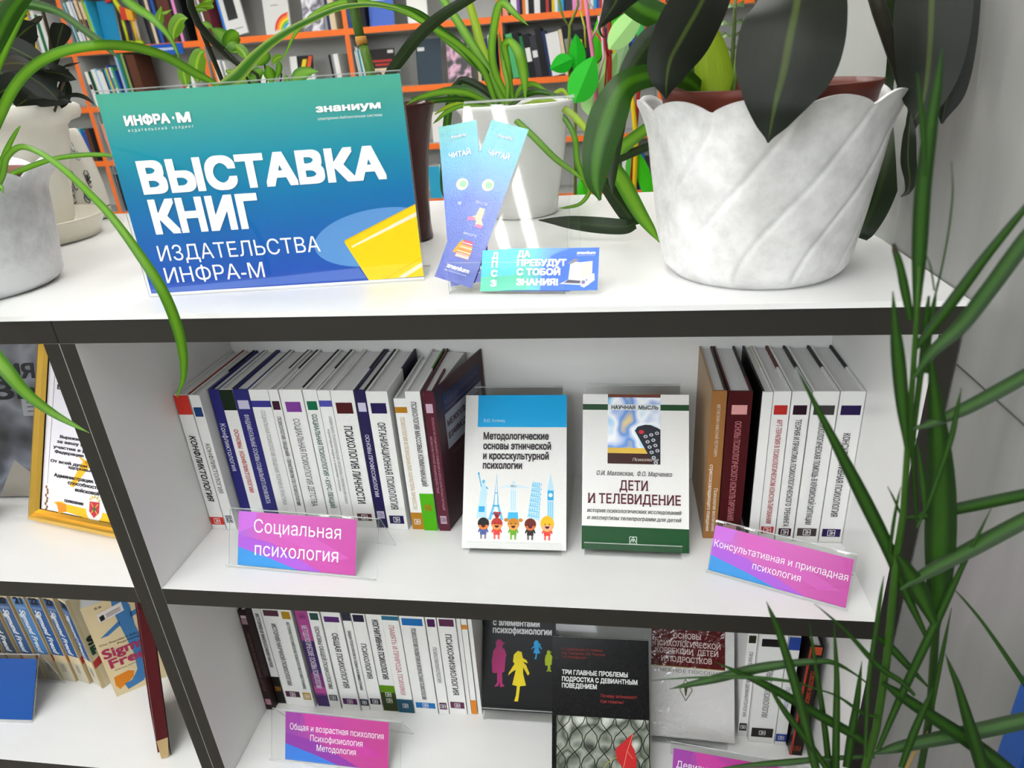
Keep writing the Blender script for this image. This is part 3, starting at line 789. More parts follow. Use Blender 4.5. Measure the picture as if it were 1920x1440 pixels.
# lattice tower
mb.flat([(.0344, .0372), (.0385, .0372), (.0425, .054), (.0438, .085), (.0444, .0961), (.0450, .085), (.0466, .054), (.0508, .0372), (.0550, .0372), (.0482, .058), (.0462, .078), (.0446, .0985), (.0428, .078), (.0410, .058)], LB)
mb.rect(.0400, .0492, .0545, .0565, '3aa4d4|.35', -.0003); mb.rect(.0372, .0522, .044, .046, '3aa4d4|.35', -.0003); mb.rect(.0428, .0462, .0715, .0728, '3aa4d4|.35', -.0003)
# statue with open arms on its pedestal
mb.flat([(.0600, .0370), (.0745, .0370), (.0738, .0475), (.0610, .0475)], '3fb4e2|.35'); mb.flat([(.0630, .0475), (.072, .0475), (.0725, .074), (.071, .0825), (.0640, .0825), (.0625, .074)], 'dcebf2|.35')
mb.flat([(.0488, .0785), (.0635, .0800), (.0715, .0800), (.0872, .0790), (.087, .0805), (.0725, .0835), (.0625, .0835), (.0490, .0800)], 'cfe6f0|.35'); mb.ellipse(.0676, .0858, .0021, .0027, 'cfe6f0|.35')
for q in (.065, .0675, .07):
    mb.stroke([(q, .05), (q, .076)], .0005, LB, -.0003)
# leaning tower
mb.flat([(.0865, .0408), (.1024, .0377), (.1032, .0865), (.0925, .0882)], LC)
for q in range(7):
    z = .0425 + q * .0065; k_ = q * .00085
    mb.stroke([(.0868 + k_, z + .0012), (.1024 + q * .0001, z - .0008)], .0011, LB, -.0003)
    for r_ in range(5):
        xx = .0885 + k_ + r_ * .0032 * (1 - q * .03)
        mb.rect(xx, xx + .001, z + .0012, z + .0045, LB, -.0003)
# clock tower
mb.flat([(.1122, .0363), (.1212, .0363), (.1210, .0775), (.1166, .0985), (.1123, .0775)], LC); mb.rect(.1128, .1206, .064, .0765, '2fa6dc|.35', -.0003); mb.ellipse(.1167, .0705, .0027, .0027, 'e4f2f8|.35', -.0004)
for q in range(3):
    mb.rect(.1136 + q * .0025, .1146 + q * .0025, .038, .062, LB, -.0003)
# five children
for kx, hair, skin, top, legs, style in ((.0282, '1c1718|.4', 'e07a2c|.4', '4a5a94|.4', '8a8a9a|.4', 0), (.0462, 'b8342c|.4', 'f0984a|.4', 'e0453c|.4', 'e07068|.4', 1), (.0681, 'c8821c|.4', 'f0a04a|.4', '6aa82c|.4', '7ab048|.4', 2), (.0905, '6a2418|.4', 'c86a34|.4', '2e2828|.4', '6a6468|.4', 3), (.1127, 'f0b81c|.4', 'f2a888|.4', 'e2483c|.4', 'e07068|.4', 4)):
    mb.rect(kx - .0040, kx - .0014, .0125, .0195, legs, -.0003); mb.rect(kx + .0014, kx + .0040, .0125, .0195, legs, -.0003)
    mb.flat([(kx - .0072, .0215), (kx - .0050, .0265), (kx + .0050, .0265), (kx + .0072, .0215), (kx + .0055, .0205), (kx + .0043, .0230), (kx + .0043, .0180), (kx - .0043, .0180), (kx - .0043, .0230), (kx - .0055, .0205)], top, -.00035)
    if style == 4:
        mb.ellipse(kx, .0335, .0088, .0102, hair, -.0004)
    if style == 1:
        for dx in (-.004, 0, .004):
            mb.stroke([(kx, .040), (kx + dx, .0475)], .0032, hair, -.0003)
    if style == 2:
        for sg in (-1, 1):
            mb.ellipse(kx + sg * .0095, .0375, .003, .0024, hair, -.0003)
    mb.ellipse(kx, .0325, .0076, .0076, hair, -.00045)
    mb.ellipse(kx, .0305, .0066, .0062, skin, -.0005, a0=math.pi * 1.02 if style in (0, 3) else math.pi * .95, a1=2 * math.pi * (1 if style in (0, 3) else 1.02))
    mb.ellipse(kx, .0303, .0030, .0032, '4a1014|.4', -.00055, a0=math.pi, a1=2 * math.pi)
    for sg in (-1, 1):
        mb.ellipse(kx + sg * .0028, .0328, .0007, .0009, '1c1718|.4', -.0006, n=8)
mb.build('cover', t)

# children and television
display_stand('clear stand under the white and dark green television cover', .5555, 0.1120, -ZM, R(-.8), R(28.6), .122, .023, .213, 0.0185, 'clear book stands')
t, mb = face_book('book', 'white and dark green hardcover with a photo of a remote control, on a clear stand', (.5517, .0975, -ZM + .0088), R(-.8), R(28.6), .1348, .2, .012, 'e9e8e5|.3', GF, hard=True)
FG = '1a4a26|.35'
mb.rect(0, .0324, .1795, .187, FG); mb.rect(.0992, .1348, .1795, .187, FG)
mb.rect(.0324, .0992, .1105, .2, 'photo_screen', -.0003); mb.rect(.0324, .0992, .1105, .124, '3a1810|.35', -.00035); mb.rect(.0324, .0992, .124, .131, 'e0b84a|.35', -.00035); mb.rect(.0324, .0992, .196, .2, '6a3420|.35', -.00035)
mb.rect(.0324, .0992, .1795, .187, 'dfe6ea|.35', -.0004)
mb.ftext('НАУЧНАЯ  МЫСЛЬ', .0369, .1808, '2e2a2c|.4', w=.0594, h=.0047, bold=.03)
mb.flat([(.0669, .1533), (.0705, .1585), (.0800, .1612), (.0871, .1608), (.0960, .1570), (.0992, .1550), (.0992, .1108), (.0905, .1108)], '22242c|.3', -.0004)
mb.ellipse(.0753, .1517, .0034, .0026, 'c83440|.4', -.0005)
for r_ in range(6):
    for q in range(3):
        bx, bz = .0805 + q * .0072 + r_ * .0026, .146 - r_ * .0067 + q * .0022
        if bx < .0972:
            mb.ellipse(bx, bz, .0026, .0021, 'c9ccd4|.4', -.0005, n=14)
            mb.ellipse(bx, bz, .0014, .0011, '4a4c56|.4', -.00055, n=10)
mb.ftext('Психология', .0640, .1145, 'e6dcd2|.4', w=.033, h=.0038, shear=.3, y=-.0007)
mb.ftext('О.И. Маховская,  Ф.О. Марченко', .0185, .0955, '4a4646|.4', w=.0955, h=.0056, bold=.012, shear=.22, serif=True)
mb.ftext('ДЕТИ', .0660, .0770, '5a1e2a|.4', w=.0364, h=.0122, bold=.018, align='c', serif=True)
mb.ftext('И ТЕЛЕВИДЕНИЕ', .0660, .0596, '5a1e2a|.4', w=.1175, h=.0122, bold=.018, align='c', serif=True)
mb.ftext('история психологических исследований', .0660, .0478, '3e3a3a|.4', w=.1193, h=.0048, bold=.01, shear=.22, align='c', serif=True)
mb.ftext('и экспертизы телепрограмм для детей', .0660, .0386, '3e3a3a|.4', w=.1193, h=.0048, bold=.01, shear=.22, align='c', serif=True)
mb.rect(0, .1348, 0, .0300, FG); mb.poly([(-.0001, .0001, 0), (-.0001, .0119, 0), (-.0001, .0119, .030), (-.0001, .0001, .030)], FG)
emblem(mb, .0654, .0135, .0088, 'cfe0d2|.4', rot=False)
mb.build('cover', t)

# black cover with coloured child silhouettes, lower shelf
display_stand('clear stand under the black cover with coloured child silhouettes', .3855, 0.1484, -ZB, R(.5), R(33), .116, .03, .19, 0.0139, 'clear book stands')
t, mb = face_book('book', 'black paperback with pink, yellow, blue and green child silhouettes, on a clear stand', (.3835, .1385, -ZB + .019), R(.5), R(33), .122, .2, .007, '151517|.3', GF)
mb.ftext('с элементами', .0158, .1310, 'd9d9da|.4', w=.076, h=.0095, bold=.035)
mb.ftext('психофизиологии', .0158, .1192, 'd9d9da|.4', w=.0955, h=.0095, bold=.035)


def silhouette(mb, pts, cx, cz, sx, sz, key):
    mb.flat([(cx + a * sx, cz + b * sz) for a, b in pts], key, -.0003)


STAND = [(-.30, 0), (-.02, .02), (.05, .12), (.10, .0), (.42, .02), (.25, .08), (.22, .3), (.38, .33), (.45, .62), (.5, .68), (.36, .8), (.2, .83), (.26, .9), (.42, .93), (.2, .95), (.1, 1), (-.12, 1), (-.25, .93), (-.22, .84), (-.4, .76), (-.5, .55), (-.45, .3), (-.3, .28), (-.12, .3), (-.1, .1)]
WALK = [(-.20, .0), (-.02, .0), (.02, .12), (.06, .3), (.34, .32), (.2, .55), (.2, .68), (.42, .52), (.5, .56), (.34, .72), (.18, .79), (.42, .76), (.36, .82), (.18, .86), (.12, .98), (-.06, 1.0), (-.24, .92), (-.28, .78), (-.2, .74), (-.46, .56), (-.5, .5), (-.3, .58), (-.14, .62), (-.3, .32), (-.08, .3), (-.12, .12)]
silhouette(mb, STAND, .0268, .0358, .0236, .0730, 'a82a6c|.35')
silhouette(mb, WALK, .0590, .0156, .0345, .0770, 'e6cf1e|.35')
silhouette(mb, WALK, .0872, .0812, .0175, .0290, '2a9ad8|.35')
silhouette(mb, STAND, .1065, .0631, .0120, .0325, 'a6b81e|.35')
mb.build('cover', t)

# black cover with red leaf on a wire fence, nearest book
display_stand('clear stand under the black and grey cover with a red leaf', .508, 0.0376, -ZB, R(.7), R(33.4), .13, .024, .229, 0.0138, 'clear book stands')
t, mb = face_book('book', 'black paperback with a red leaf on a wire fence, on a clear stand', (.5041, .0278, -ZB + .0068), R(.7), R(33.4), .1395, .2065, .007, '0e0e0f|.22', GF)
for s_, z, x1 in (('Н.А. Рождественская, Н.А. Соловьева', .1885, .0725), ('О.Д. Тимофеева, Л.И. Тихонова', .1828, .0770), ('Г.И. Белозерская', .1775, .0485)):
    mb.ftext(s_, .0140, z, '8e2c2a|.4', w=x1 - .014, h=.0034, bold=.01)
for s_, z, x1 in (('ТРИ ГЛАВНЫЕ ПРОБЛЕМЫ', .1548, .1093), ('ПОДРОСТКА С ДЕВИАНТНЫМ', .1452, .1230), ('ПОВЕДЕНИЕМ', .1362, .0648)):
    mb.ftext(s_, .0143, z, 'e4e4e2|.4', w=x1 - .0143, h=.0062, bold=.03)
mb.ftext('Почему возникают?', .0702, .1255, 'a83230|.4', w=.0516, h=.0046); mb.ftext('Как помочь?', .0702, .1178, 'a83230|.4', w=.0328, h=.0046)
mb.rect(.0058, .1395, 0, .0975, 'photo_fence', -.0003)
for q in range(-1, 7):
    for sg in (0, 1):
        pts = []
        for k_ in range(13):
            zz = .0975 - .0975 * k_ / 12
            ph = math.cos(math.pi * k_ / 4 + sg * math.pi)
            xx = .012 + q * .021 + sg * .0 + .0098 * (1 if ph > 0 else -1) * abs(ph) ** .7 + .0105 * (zz / .0975 - .5)
            pts.append((min(max(xx, .0062), .139), zz))
        mb.stroke(pts, .0013, '14150f|.4', -.0004 - sg * .0001)
mb.flat([(.0910, .0546), (.0930, .0590), (.1000, .0645), (.1060, .0700), (.1163, .0795), (.1135, .0640), (.1180, .0560), (.1208, .0426), (.1195, .030), (.113, .024), (.1020, .030), (.0930, .042)], 'b8282a|.3', -.0007)
mb.stroke([(.1155, .078), (.1075, .055), (.1020, .032)], .0008, 'e08a7a|.4', -.0008); mb.stroke([(.1075, .055), (.1150, .045)], .0006, 'e08a7a|.4', -.0008)
mb.stroke([(.0935, .046), (.078, .036), (.066, .012)], .0012, '9a9a4a|.4', -.0007)
mb.build('cover', t)

# correction of children, glossy film
display_stand('clear stand under the glossy maroon and white cover', .650, 0.1320, -ZB, R(-1.8), R(32), .110, .021, .205, 0.0165, 'clear book stands')
t, mb = face_book('book', 'glossy hardcover with maroon top and rippled white foot, on a clear stand', (.6475, .1195, -ZB + .012), R(-1.8), R(32), .1228, .2, .010, 'film_white', GF, hard=True)
mb.rect(0, .1095, .1035, .2, 'film_maroon'); mb.rect(0, .1095, .1028, .1038, 'a8944a|.3', -.0004)
for s_, z, a_, b_ in (('ОСНОВЫ', .1455, .0328, .0741), ('ПСИХОЛОГИЧЕСКОЙ', .1335, .0045, .1030), ('КОРРЕКЦИИ  ДЕТЕЙ', .1228, .0058, .0995), ('И ПОДРОСТКОВ', .1108, .0146, .0900)):
    mb.ftext(s_, a_, z, 'd8c4c0|.4', w=b_ - a_, h=.0078, bold=.012, serif=True)
mb.ftext('УЧЕБНОЕ ПОСОБИЕ', .0064, .0950, '6a6462|.4', w=.098, h=.0050)
mb.stroke([(.0518, .0860), (.0429, .0701), (.0518, .0547), (.0614, .0707), (.0518, .0860)], .0012, '5a5a3a|.4', -.0004)
mb.flat([(.0518, .080), (.0495, .072), (.0510, .062), (.0526, .062), (.0542, .072)], '4a4c2c|.4', -.0004); mb.rect(.0470, .0566, .0735, .0752, '4a4c2c|.4', -.0005)
mb.build('cover', t)


# ------------------------------------------------------------------ section labels: clear tents with a printed card
def tent(label, x, y, z, yaw, lean, w, ln, x_in, cw, ch, lines, dark=False, group='clear tent labels with magenta cards'):
    t = thing('section_label', label, 'label holder', (x, y, z), (0, 0, yaw), group)
    s, c = math.sin(lean), math.cos(lean)
    top = (s * ln, c * ln)
    mb = MB(); mb.sheet([(-.0065, .0052), (-.0045, .0003), (0.0005, .0003), top, (top[0] + .001, top[1] + .0008)], 0, w, .0016); mb.build('front_plate', t)
    mb = MB(); mb.sheet([(top[0] + .0012, top[1] + .0006), (top[0] + .003, top[1]), (top[0] + .036, .0003)], 0, w, .0016); mb.build('back_plate', t)
    m = MB()
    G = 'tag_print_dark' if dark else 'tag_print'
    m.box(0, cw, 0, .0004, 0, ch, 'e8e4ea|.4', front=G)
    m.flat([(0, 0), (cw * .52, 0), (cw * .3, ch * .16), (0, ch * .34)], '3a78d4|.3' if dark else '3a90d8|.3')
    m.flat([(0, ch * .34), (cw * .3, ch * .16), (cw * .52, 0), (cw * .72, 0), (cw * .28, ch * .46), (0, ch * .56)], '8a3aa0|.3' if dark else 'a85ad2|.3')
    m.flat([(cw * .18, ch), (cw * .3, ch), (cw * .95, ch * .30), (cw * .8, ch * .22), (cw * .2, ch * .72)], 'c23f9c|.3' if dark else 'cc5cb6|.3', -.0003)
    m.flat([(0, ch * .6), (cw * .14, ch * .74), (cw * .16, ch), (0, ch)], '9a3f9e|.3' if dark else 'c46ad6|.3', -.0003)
    for s_, x0, x1, zz, cap in lines:
        m.ftext(s_, x0, zz, 'f4eff6|.4', w=x1 - x0, h=cap, y=-.0006)
    o = m.build('card', t); o.location = (x_in, -.0004 + .0012 * s, .0022); o.rotation_euler = (-lean, 0, 0)
    return t


tent('magenta label card before the left row of the middle shelf', .0855, .0495, -ZM, R(-4), R(25), .211, .0745, .0133, .1680, .0715,
     [('Социальная', .0230, .1470, .0450, .0175), ('психология', .0250, .1440, .0150, .0175)])
tent('magenta label card turned left, at the right end of the middle shelf', .7068, .0745, -ZM, R(-21.6), R(25.7), .158, .062, .0008, .1545, .056,
     [('Консультативная и прикладная', .0022, .1518, .0302, .0088), ('психология', .0500, .1040, .0152, .0088)])
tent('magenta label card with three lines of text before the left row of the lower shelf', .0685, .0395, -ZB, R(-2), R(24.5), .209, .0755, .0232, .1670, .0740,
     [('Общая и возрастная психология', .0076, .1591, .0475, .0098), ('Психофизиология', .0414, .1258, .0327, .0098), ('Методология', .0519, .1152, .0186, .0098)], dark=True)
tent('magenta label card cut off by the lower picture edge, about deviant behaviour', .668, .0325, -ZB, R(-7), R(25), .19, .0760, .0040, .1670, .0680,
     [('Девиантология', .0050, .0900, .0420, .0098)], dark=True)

# ------------------------------------------------------------------ exhibition sign on the worktop
t = thing('sign', 'large teal and blue exhibition sign in a clear upright holder', 'sign', (.0805, .0605, ZT), (-R(1.0), 0, R(7.5)))
SW, SH = .3072, .2095
mb = MB(); mb.sheet([(-.0024, .0002), (-.0024, SH + .0012), (-.0012, SH + .0022)], -.0012, SW + .0012, .0016)
mb.build('front_sheet', t)
mb = MB(); mb.sheet([(.0026, SH + .0018), (.0028, .006), (.0045, .0004), (.055, .0014)], -.0012, SW + .0012, .0016)
mb.build('back_sheet', t)
m = MB(); m.box(0, SW, 0, .0005, .0008, SH, 'f0f0ee|.4', front='sign_print')
m.rect(0, SW, .0008, .0032, 'eeeeec|.4', -.0001)
m.flat([(min(.262 + .07 * math.cos(q * math.pi / 20) - .0036 * math.sin(q * math.pi / 20), .3070), .05 + .0084 * math.cos(q * math.pi / 20) + .03 * math.sin(q * math.pi / 20)) for q in range(40)], '5c93cf|.3', -.0002)
m.flat([(0, .0032), (.2440, .0058), (.2365, .0180), (.12, .0125), (0, .0080)], '4a6cc0|.3', -.0002)
YL, YD = 'f8d208|.3', 'f6d21c|.3'
m.flat([(.2255, .0465), (.2262, .0490), (.3071, .0829), (.3071, .0040), (.2458, .0034)], YL, -.0003)
m.flat([(.2330, .0405), (.3071, .0700), (.3071, .0745), (.2345, .0432), (.2325, .0420)], 'efe8cc|.4', -.0004)
m.flat([(.2258, .0462), (.2275, .0478), (.3071, .0815), (.3071, .0829), (.2258, .0490)], 'e8b80a|.3', -.0004)
m.stroke([(.2640, .0040), (.3071, .0250)], .0005, 'd9a80a|.3', -.0004)
m.flat([(.2850, .0036), (.3071, .0150), (.3071, .0200), (.2790, .0050)], 'efe8cc|.4', -.0004)
SIGN_W = 'fafaf9|.35'
TEXTS = [('ИНФРА', .0225, .0690, .1790, .0085, .05, 0), ('М', .0762, .0905, .1788, .0085, .05, 0), ('знаниум', .2183, .2841, .1792, .0066, .04, 0), ('электронно-библиотечная система', .2186, .2841, .1716, .0026, .0, 0),
         ('ВЫСТАВКА', .0222, .2811, .1120, .0300, .045, 0), ('КНИГ', .0236, .1406, .0700, .0325, .045, 0), ('ИЗДАТЕЛЬСТВА', .0200, .1983, .0388, .0168, .0, 0), ('ИНФРА-М', .0210, .1317, .0142, .0170, .0, 0)]
for s_, x0, x1, zz, cap, bo, sh in TEXTS:
    m.ftext(s_, x0, zz, SIGN_W, w=x1 - x0, h=cap, bold=bo, y=-.0006)
m.ellipse(.0727, .1832, .0012, .0014, SIGN_W, -.0006)
for q, ch_ in enumerate('издательский холдинг'):
    if ch_ != ' ':
        m.ftext(ch_, .0245 + q * .00348, .1728, SIGN_W, h=.0030, align='c', y=-.0006)
m.build('printed_sheet', t)

# ------------------------------------------------------------------ leaflet holder with bookmarks and cards
LH = (.4270, .0545, ZT); LYAW, LLEAN = R(-4), R(31.5)
t = thing('leaflet_holder', 'clear bent leaflet holder between the sign and the big pot', 'leaflet holder', LH, (0, 0, LYAW))
sn, cs = math.sin(LLEAN), math.cos(LLEAN)
ln = .2055; top = (sn * ln, cs * ln)
mb = MB(); mb.sheet([(-.0110, .0335), (-.0108, .0008), (-.0095, .0002), (-.001, .0002), (.0010, .0010), (top[0] - .002, top[1] - .003), top], 0, .119, .0018); mb.build('front_tray', t)
mb = MB(); mb.sheet([(top[0] + .0004, top[1] + .0006), (top[0] + .004, top[1] + .0016), (top[0] + .0065, top[1] - .001), (top[0] + .022, .0004)], 0, .119, .0018); mb.build('rear_leg', t)
Mh = Matrix.Translation(LH) @ Matrix.Rotation(LYAW, 4, 'Z')


def in_tray(bx, bz, roll, dy):
    """world matrix of a sheet resting on the leaning plate: (bx, bz) its lower left corner in the plate's plane"""
    return Mh @ Matrix.Rotation(-LLEAN, 4, 'X') @ Matrix.Translation((bx, dy, bz)) @ Matrix.Rotation(roll, 4, 'Y')


def bookmark(label, bx, bz, roll, dy, title_z):
    m = MB(); w, h = .0425, .176
    m.box(0, w, 0, .0004, 0, h, 'e4e8ee|.4', front='bookmark_print')
    m.ftext('ЧИТАЙ', w / 2, .139, 'e8f2f4|.4', w=.024, h=.0055, bold=.03, align='c', y=-.0005)
    m.ftext('ЗНАНИУМ', w / 2, .160, 'e8f2f4|.4', w=.017, h=.003, bold=.03, align='c', y=-.0005)
    m.ellipse(w / 2, .108, .0066, .0066, 'd6e6c8|.3', -.0003)
    m.ellipse(w / 2 + .001, .108, .0036, .0036, '9ccfa8|.3', -.0004)
    m.ftext('просто', w / 2, .0865, 'dfe8f4|.4', w=.013, h=.0034, align='c', y=-.0005)
    m.flat([(.013, .070), (.02, .074), (.021, .083), (.027, .083), (.0275, .071), (.031, .066), (.0305, .0625), (.023, .063), (.022, .069), (.0145, .0665)], 'f0d2b4|.4', -.0003)
    m.flat([(.0115, .0685), (.0145, .0665), (.021, .069), (.02, .0715), (.014, .0715)], 'd88ab0|.4', -.0004); m.flat([(.0225, .0625), (.0305, .0615), (.031, .0655), (.024, .0655)], 'd88ab0|.4', -.0004)
    m.ftext('много', w / 2, .0515, 'dfe8f4|.4', w=.0148, h=.0036, align='c', y=-.0005)
    for k_, (c_, zz, x0, x1) in enumerate((('f2b4a4|.4', .0270, .0135, .0285), ('f0924a|.4', .0318, .0130, .0290), ('f2a860|.4', .0366, .0145, .0285), ('e85a7a|.4', .0414, .0160, .0275))):
        m.rect(x0, x1, zz, zz + .0046, c_, -.0003); m.rect(x0, x1, zz + .0012, zz + .0022, 'f6e6d8|.4', -.0004)
    m.flat([(.0095, .031), (.0125, .030), (.0170, .0455), (.0145, .0465)], 'f0a83a|.4', -.0005); m.flat([(.0125, .044), (.0150, .0432), (.0160, .0465), (.0145, .048)], '5a9ae0|.4', -.0006)
    m.ftext('znanium', w / 2, .0135, 'f0f4fa|.4', w=.026, h=.0048, bold=.04, shear=.15, align='c', y=-.0005)
    m.rect(.0075, .0325, .0100, .0105, 'c8d6ee|.4', -.0004)
    o = m.build('bookmark'); tag(o, label, 'bookmark', 'bookmarks in the clear holder')
    o.matrix_world = in_tray(bx, bz, roll, dy)
    return o


bookmark('blue bookmark tilted left, behind the other bookmark in the clear holder', -.0010, .0048, R(-8.2), -.0032, .14)
bookmark('blue bookmark tilted right, in front, with a stack of books printed on it', -.0185, .0146, R(17.0), -.0056, .14)


def reader_card(label, dx, dz, k):
    m = MB(); w, h = .0924, .0428; M0 = .0092
    m.box(0, w, 0, .0005, 0, h, 'e4e8ee|.4', front='card_print')

    def fl(pts, key, y=-.0002):
        m.flat([(a_ + M0, b_) for a_, b_ in pts], key, y)
    fl([(.026, 0), (w - M0, 0), (w - M0, h), (.055, h), (.036, h * .82), (.028, h * .5)], '4a78e0|.3')
    m.flat([(0, 0), (.02, 0), (.022, .010), (.012, .016), (0, .014)], '6ad0b0|.3')
    for s_, zz, x1 in (('ДА', .0338, .0143), ('ПРЕБУДУТ', .0247, .0514), ('С ТОБОЙ', .0153, .0458), ('ЗНАНИЯ!', .0050, .0440)):
        m.ftext(s_, .0013 + M0, zz, 'f4f8fa|.4', w=x1 - .0013, h=.0062, bold=.055, y=-.0006)
    m.ftext('znanium', .0610 + M0, .0362, 'f0f4fa|.4', w=.0187, h=.0032, bold=.04, shear=.15, y=-.0006); m.rect(.061 + M0, .0797 + M0, .0345, .0348, 'c8d6ee|.4', -.0005)
    fl([(.0450, .0062), (.0540, .0105), (.0760, .0090), (.0740, .0048)], 'd9d6e4|.4', -.0004); fl([(.0500, .0072), (.0545, .0108), (.0690, .0100), (.0670, .0066)], '5a5a6c|.4', -.0005)
    fl([(.0540, .0105), (.0555, .0290), (.0650, .0280), (.0660, .0095)], 'f2ead8|.4', -.0006); fl([(.0660, .0095), (.0650, .0280), (.0772, .0292), (.0772, .0120)], 'eadfca|.4', -.0006)
    fl([(.0660, .0040), (.0700, .0025), (.0800, .0100), (.0795, .0170), (.0745, .0150), (.0720, .0080)], 'e6e2ea|.4', -.0007)
    m.ellipse(.0690 + M0, .0078, .0032, .0032, 'c8c6d6|.4', -.0008); m.ellipse(.0690 + M0, .0078, .0018, .0018, '7a7a94|.4', -.0009)
    fl([(.0520, .0270), (.0600, .0320), (.0640, .0300), (.0560, .0262)], '8a8a98|.4', -.0007)
    o = m.build('reader_card'); tag(o, label, 'card', 'fanned cards in the clear holder')
    o.matrix_world = Matrix.Translation((.4950, .0418, ZT + .0030)) @ Matrix.Rotation(R(-4.5), 4, 'Z') @ Matrix.Rotation(-R(31.5), 4, 'X') @ Matrix.Translation((dx, k, dz))
    return o


reader_card('turquoise and blue card at the front of the fan, all its text in view', -.0092, .0002, -.0044)
reader_card('turquoise and blue card in the middle of the fan, mostly hidden', -.0192, .0002, -.0024)
reader_card('turquoise card at the left and back of the fan', -.0366, -.0002, -.0004)

# ------------------------------------------------------------------ left unit: certificate, posters, volumes
t = thing('picture_frame', 'gold framed certificate leaning in the left unit of the middle shelf', 'picture frame', (-.2773, .1217, -ZM + .0076), (-R(24.2), 0, R(-11.9)))
CW, CH, FW = .228, .300, .0205
mb = MB()
for a_ in range(4):
    P = [(0, 0), (CW, 0), (CW, CH), (0, CH)]; Q = [(FW, FW * .95), (CW - FW, FW * .95), (CW - FW, CH - FW), (FW, CH - FW)]
    b_ = (a_ + 1) % 4
    prof = [(0, .010), (.12, -.001), (.42, -.004), (.62, .0005), (.8, -.002), (1, .003)]
    for (f0, y0), (f1, y1) in zip(prof, prof[1:]):
        def mixp(u_, v_, f):
            return (u_[0] + (v_[0] - u_[0]) * f, u_[1] + (v_[1] - u_[1]) * f)
        pa, pb = mixp(P[a_], Q[a_], f0), mixp(P[b_], Q[b_], f0); pc, pd = mixp(P[b_], Q[b_], f1), mixp(P[a_], Q[a_], f1)
        mb.poly([(pa[0], y0, pa[1]), (pb[0], y0, pb[1]), (pc[0], y1, pc[1]), (pd[0], y1, pd[1])], 'gold')
    mb.poly([(P[a_][0], .010, P[a_][1]), (P[b_][0], .010, P[b_][1]), (P[b_][0], .016, P[b_][1]), (P[a_][0], .016, P[a_][1])], 'gold')
mb.poly([(0, .016, 0), (CW, .016, 0), (CW, .016, CH), (0, .016, CH)], '6a5030|.6')
mb.build('frame', t)
m = MB(); m.box(FW - .001, CW - FW + .001, .006, .0065, FW - .001, CH - FW + .001, 'e9e6ee|.2')
BT = '2c2a2c|.4'
m.stroke([(.0332, .245), (.0300, .0586)], .0006, BT, .0058); m.stroke([(.054, .0165), (.2, .0165)], .0006, BT, .0058)
CY = .0056
m.flat([(.075, .062), (.083, .060), (.115, .098), (.110, .104), (.098, .1)], 'f0b82a|.4', .0058); m.flat([(.088, .108), (.096, .102), (.118, .090), (.120, .097)], 'f0b82a|.4', .0058)
m.flat([(.0447, .0330), (.0600, .0365), (.070, .0335), (.1640, .0310), (.185, .033), (.185, .020), (.110, .0185), (.072, .0225), (.0540, .0170), (.058, .026)], 'f0b82a|.4', .0058); m.flat([(.050, .0345), (.070, .0335), (.072, .0225), (.0560, .0200)], 'e08a2a|.4', .0057)
for s_, x0, x1, zz, cap in (('БИБЛИОТЕКЕ', .0395, .142, .2010, .0068), ('Дорогие', .0747, .128, .1620, .0070), ('уважаемые', .0843, .160, .1500, .0060), ('Выражаем вам благодарность', .0504, .19, .1296, .0042), ('за вашу поддержку и', .0449, .165, .1220, .0042), ('участие в реализации', .0380, .163, .1136, .0042), ('Федерации целей и задач', .0415, .175, .1066, .0042), ('От всей души желаем вам', .0341, .178, .0922, .0042), ('здоровья вам и', .0701, .150, .0868, .0042), ('Администрация Центра и', .0427, .168, .0714, .0050), ('способности военной', .0713, .178, .0638, .0050), ('войсковой части', .0865, .162, .0552, .0050), ('полковник', .0665, .1047, .0366, .0050), ('А.', .1479, .1560, .0400, .0050)):
    m.ftext(s_, x0, zz, BT, w=x1 - x0, h=cap, bold=.03, y=CY)
m.ellipse(.1262, .0360, .0165, .0215, 'd6dce6|.4', .00575); m.ellipse(.1262, .0360, .0148, .0195, 'e6e2dc|.4', .0057)
m.flat([(.1165, .0445), (.1360, .0455), (.1358, .0300), (.1264, .0215), (.1165, .0300)], 'b83444|.4', .0055)
m.stroke([(.1195, .0430), (.1335, .0265)], .0012, 'd8b84a|.4', .0053); m.stroke([(.1335, .0430), (.1195, .0265)], .0012, 'd8b84a|.4', .0053); m.ellipse(.1264, .0345, .0026, .0040, '4a6a34|.4', .0052)
for k_ in range(5):
    a_ = math.pi * (.15 + .175 * k_); m.ellipse(.1263 + .0095 * math.cos(a_), .0440 + .0085 * math.sin(a_), .0026, .0018, 'c9b86a|.4', .0054, n=10, rot=a_)
for k_ in range(9):
    m.ellipse(.0303 + .002 * math.sin(k_ * 2.2), .0200 + k_ * .0042, .0022, .0026, '8a6a4a|.4', .0057, n=10)
for k_ in range(7):
    m.ellipse(.0300 + k_ * .0045, .0165 + .0014 * math.sin(k_ * 2), .0030, .0020, '8a6a4a|.4', .0056, n=10)
m.build('certificate', t)

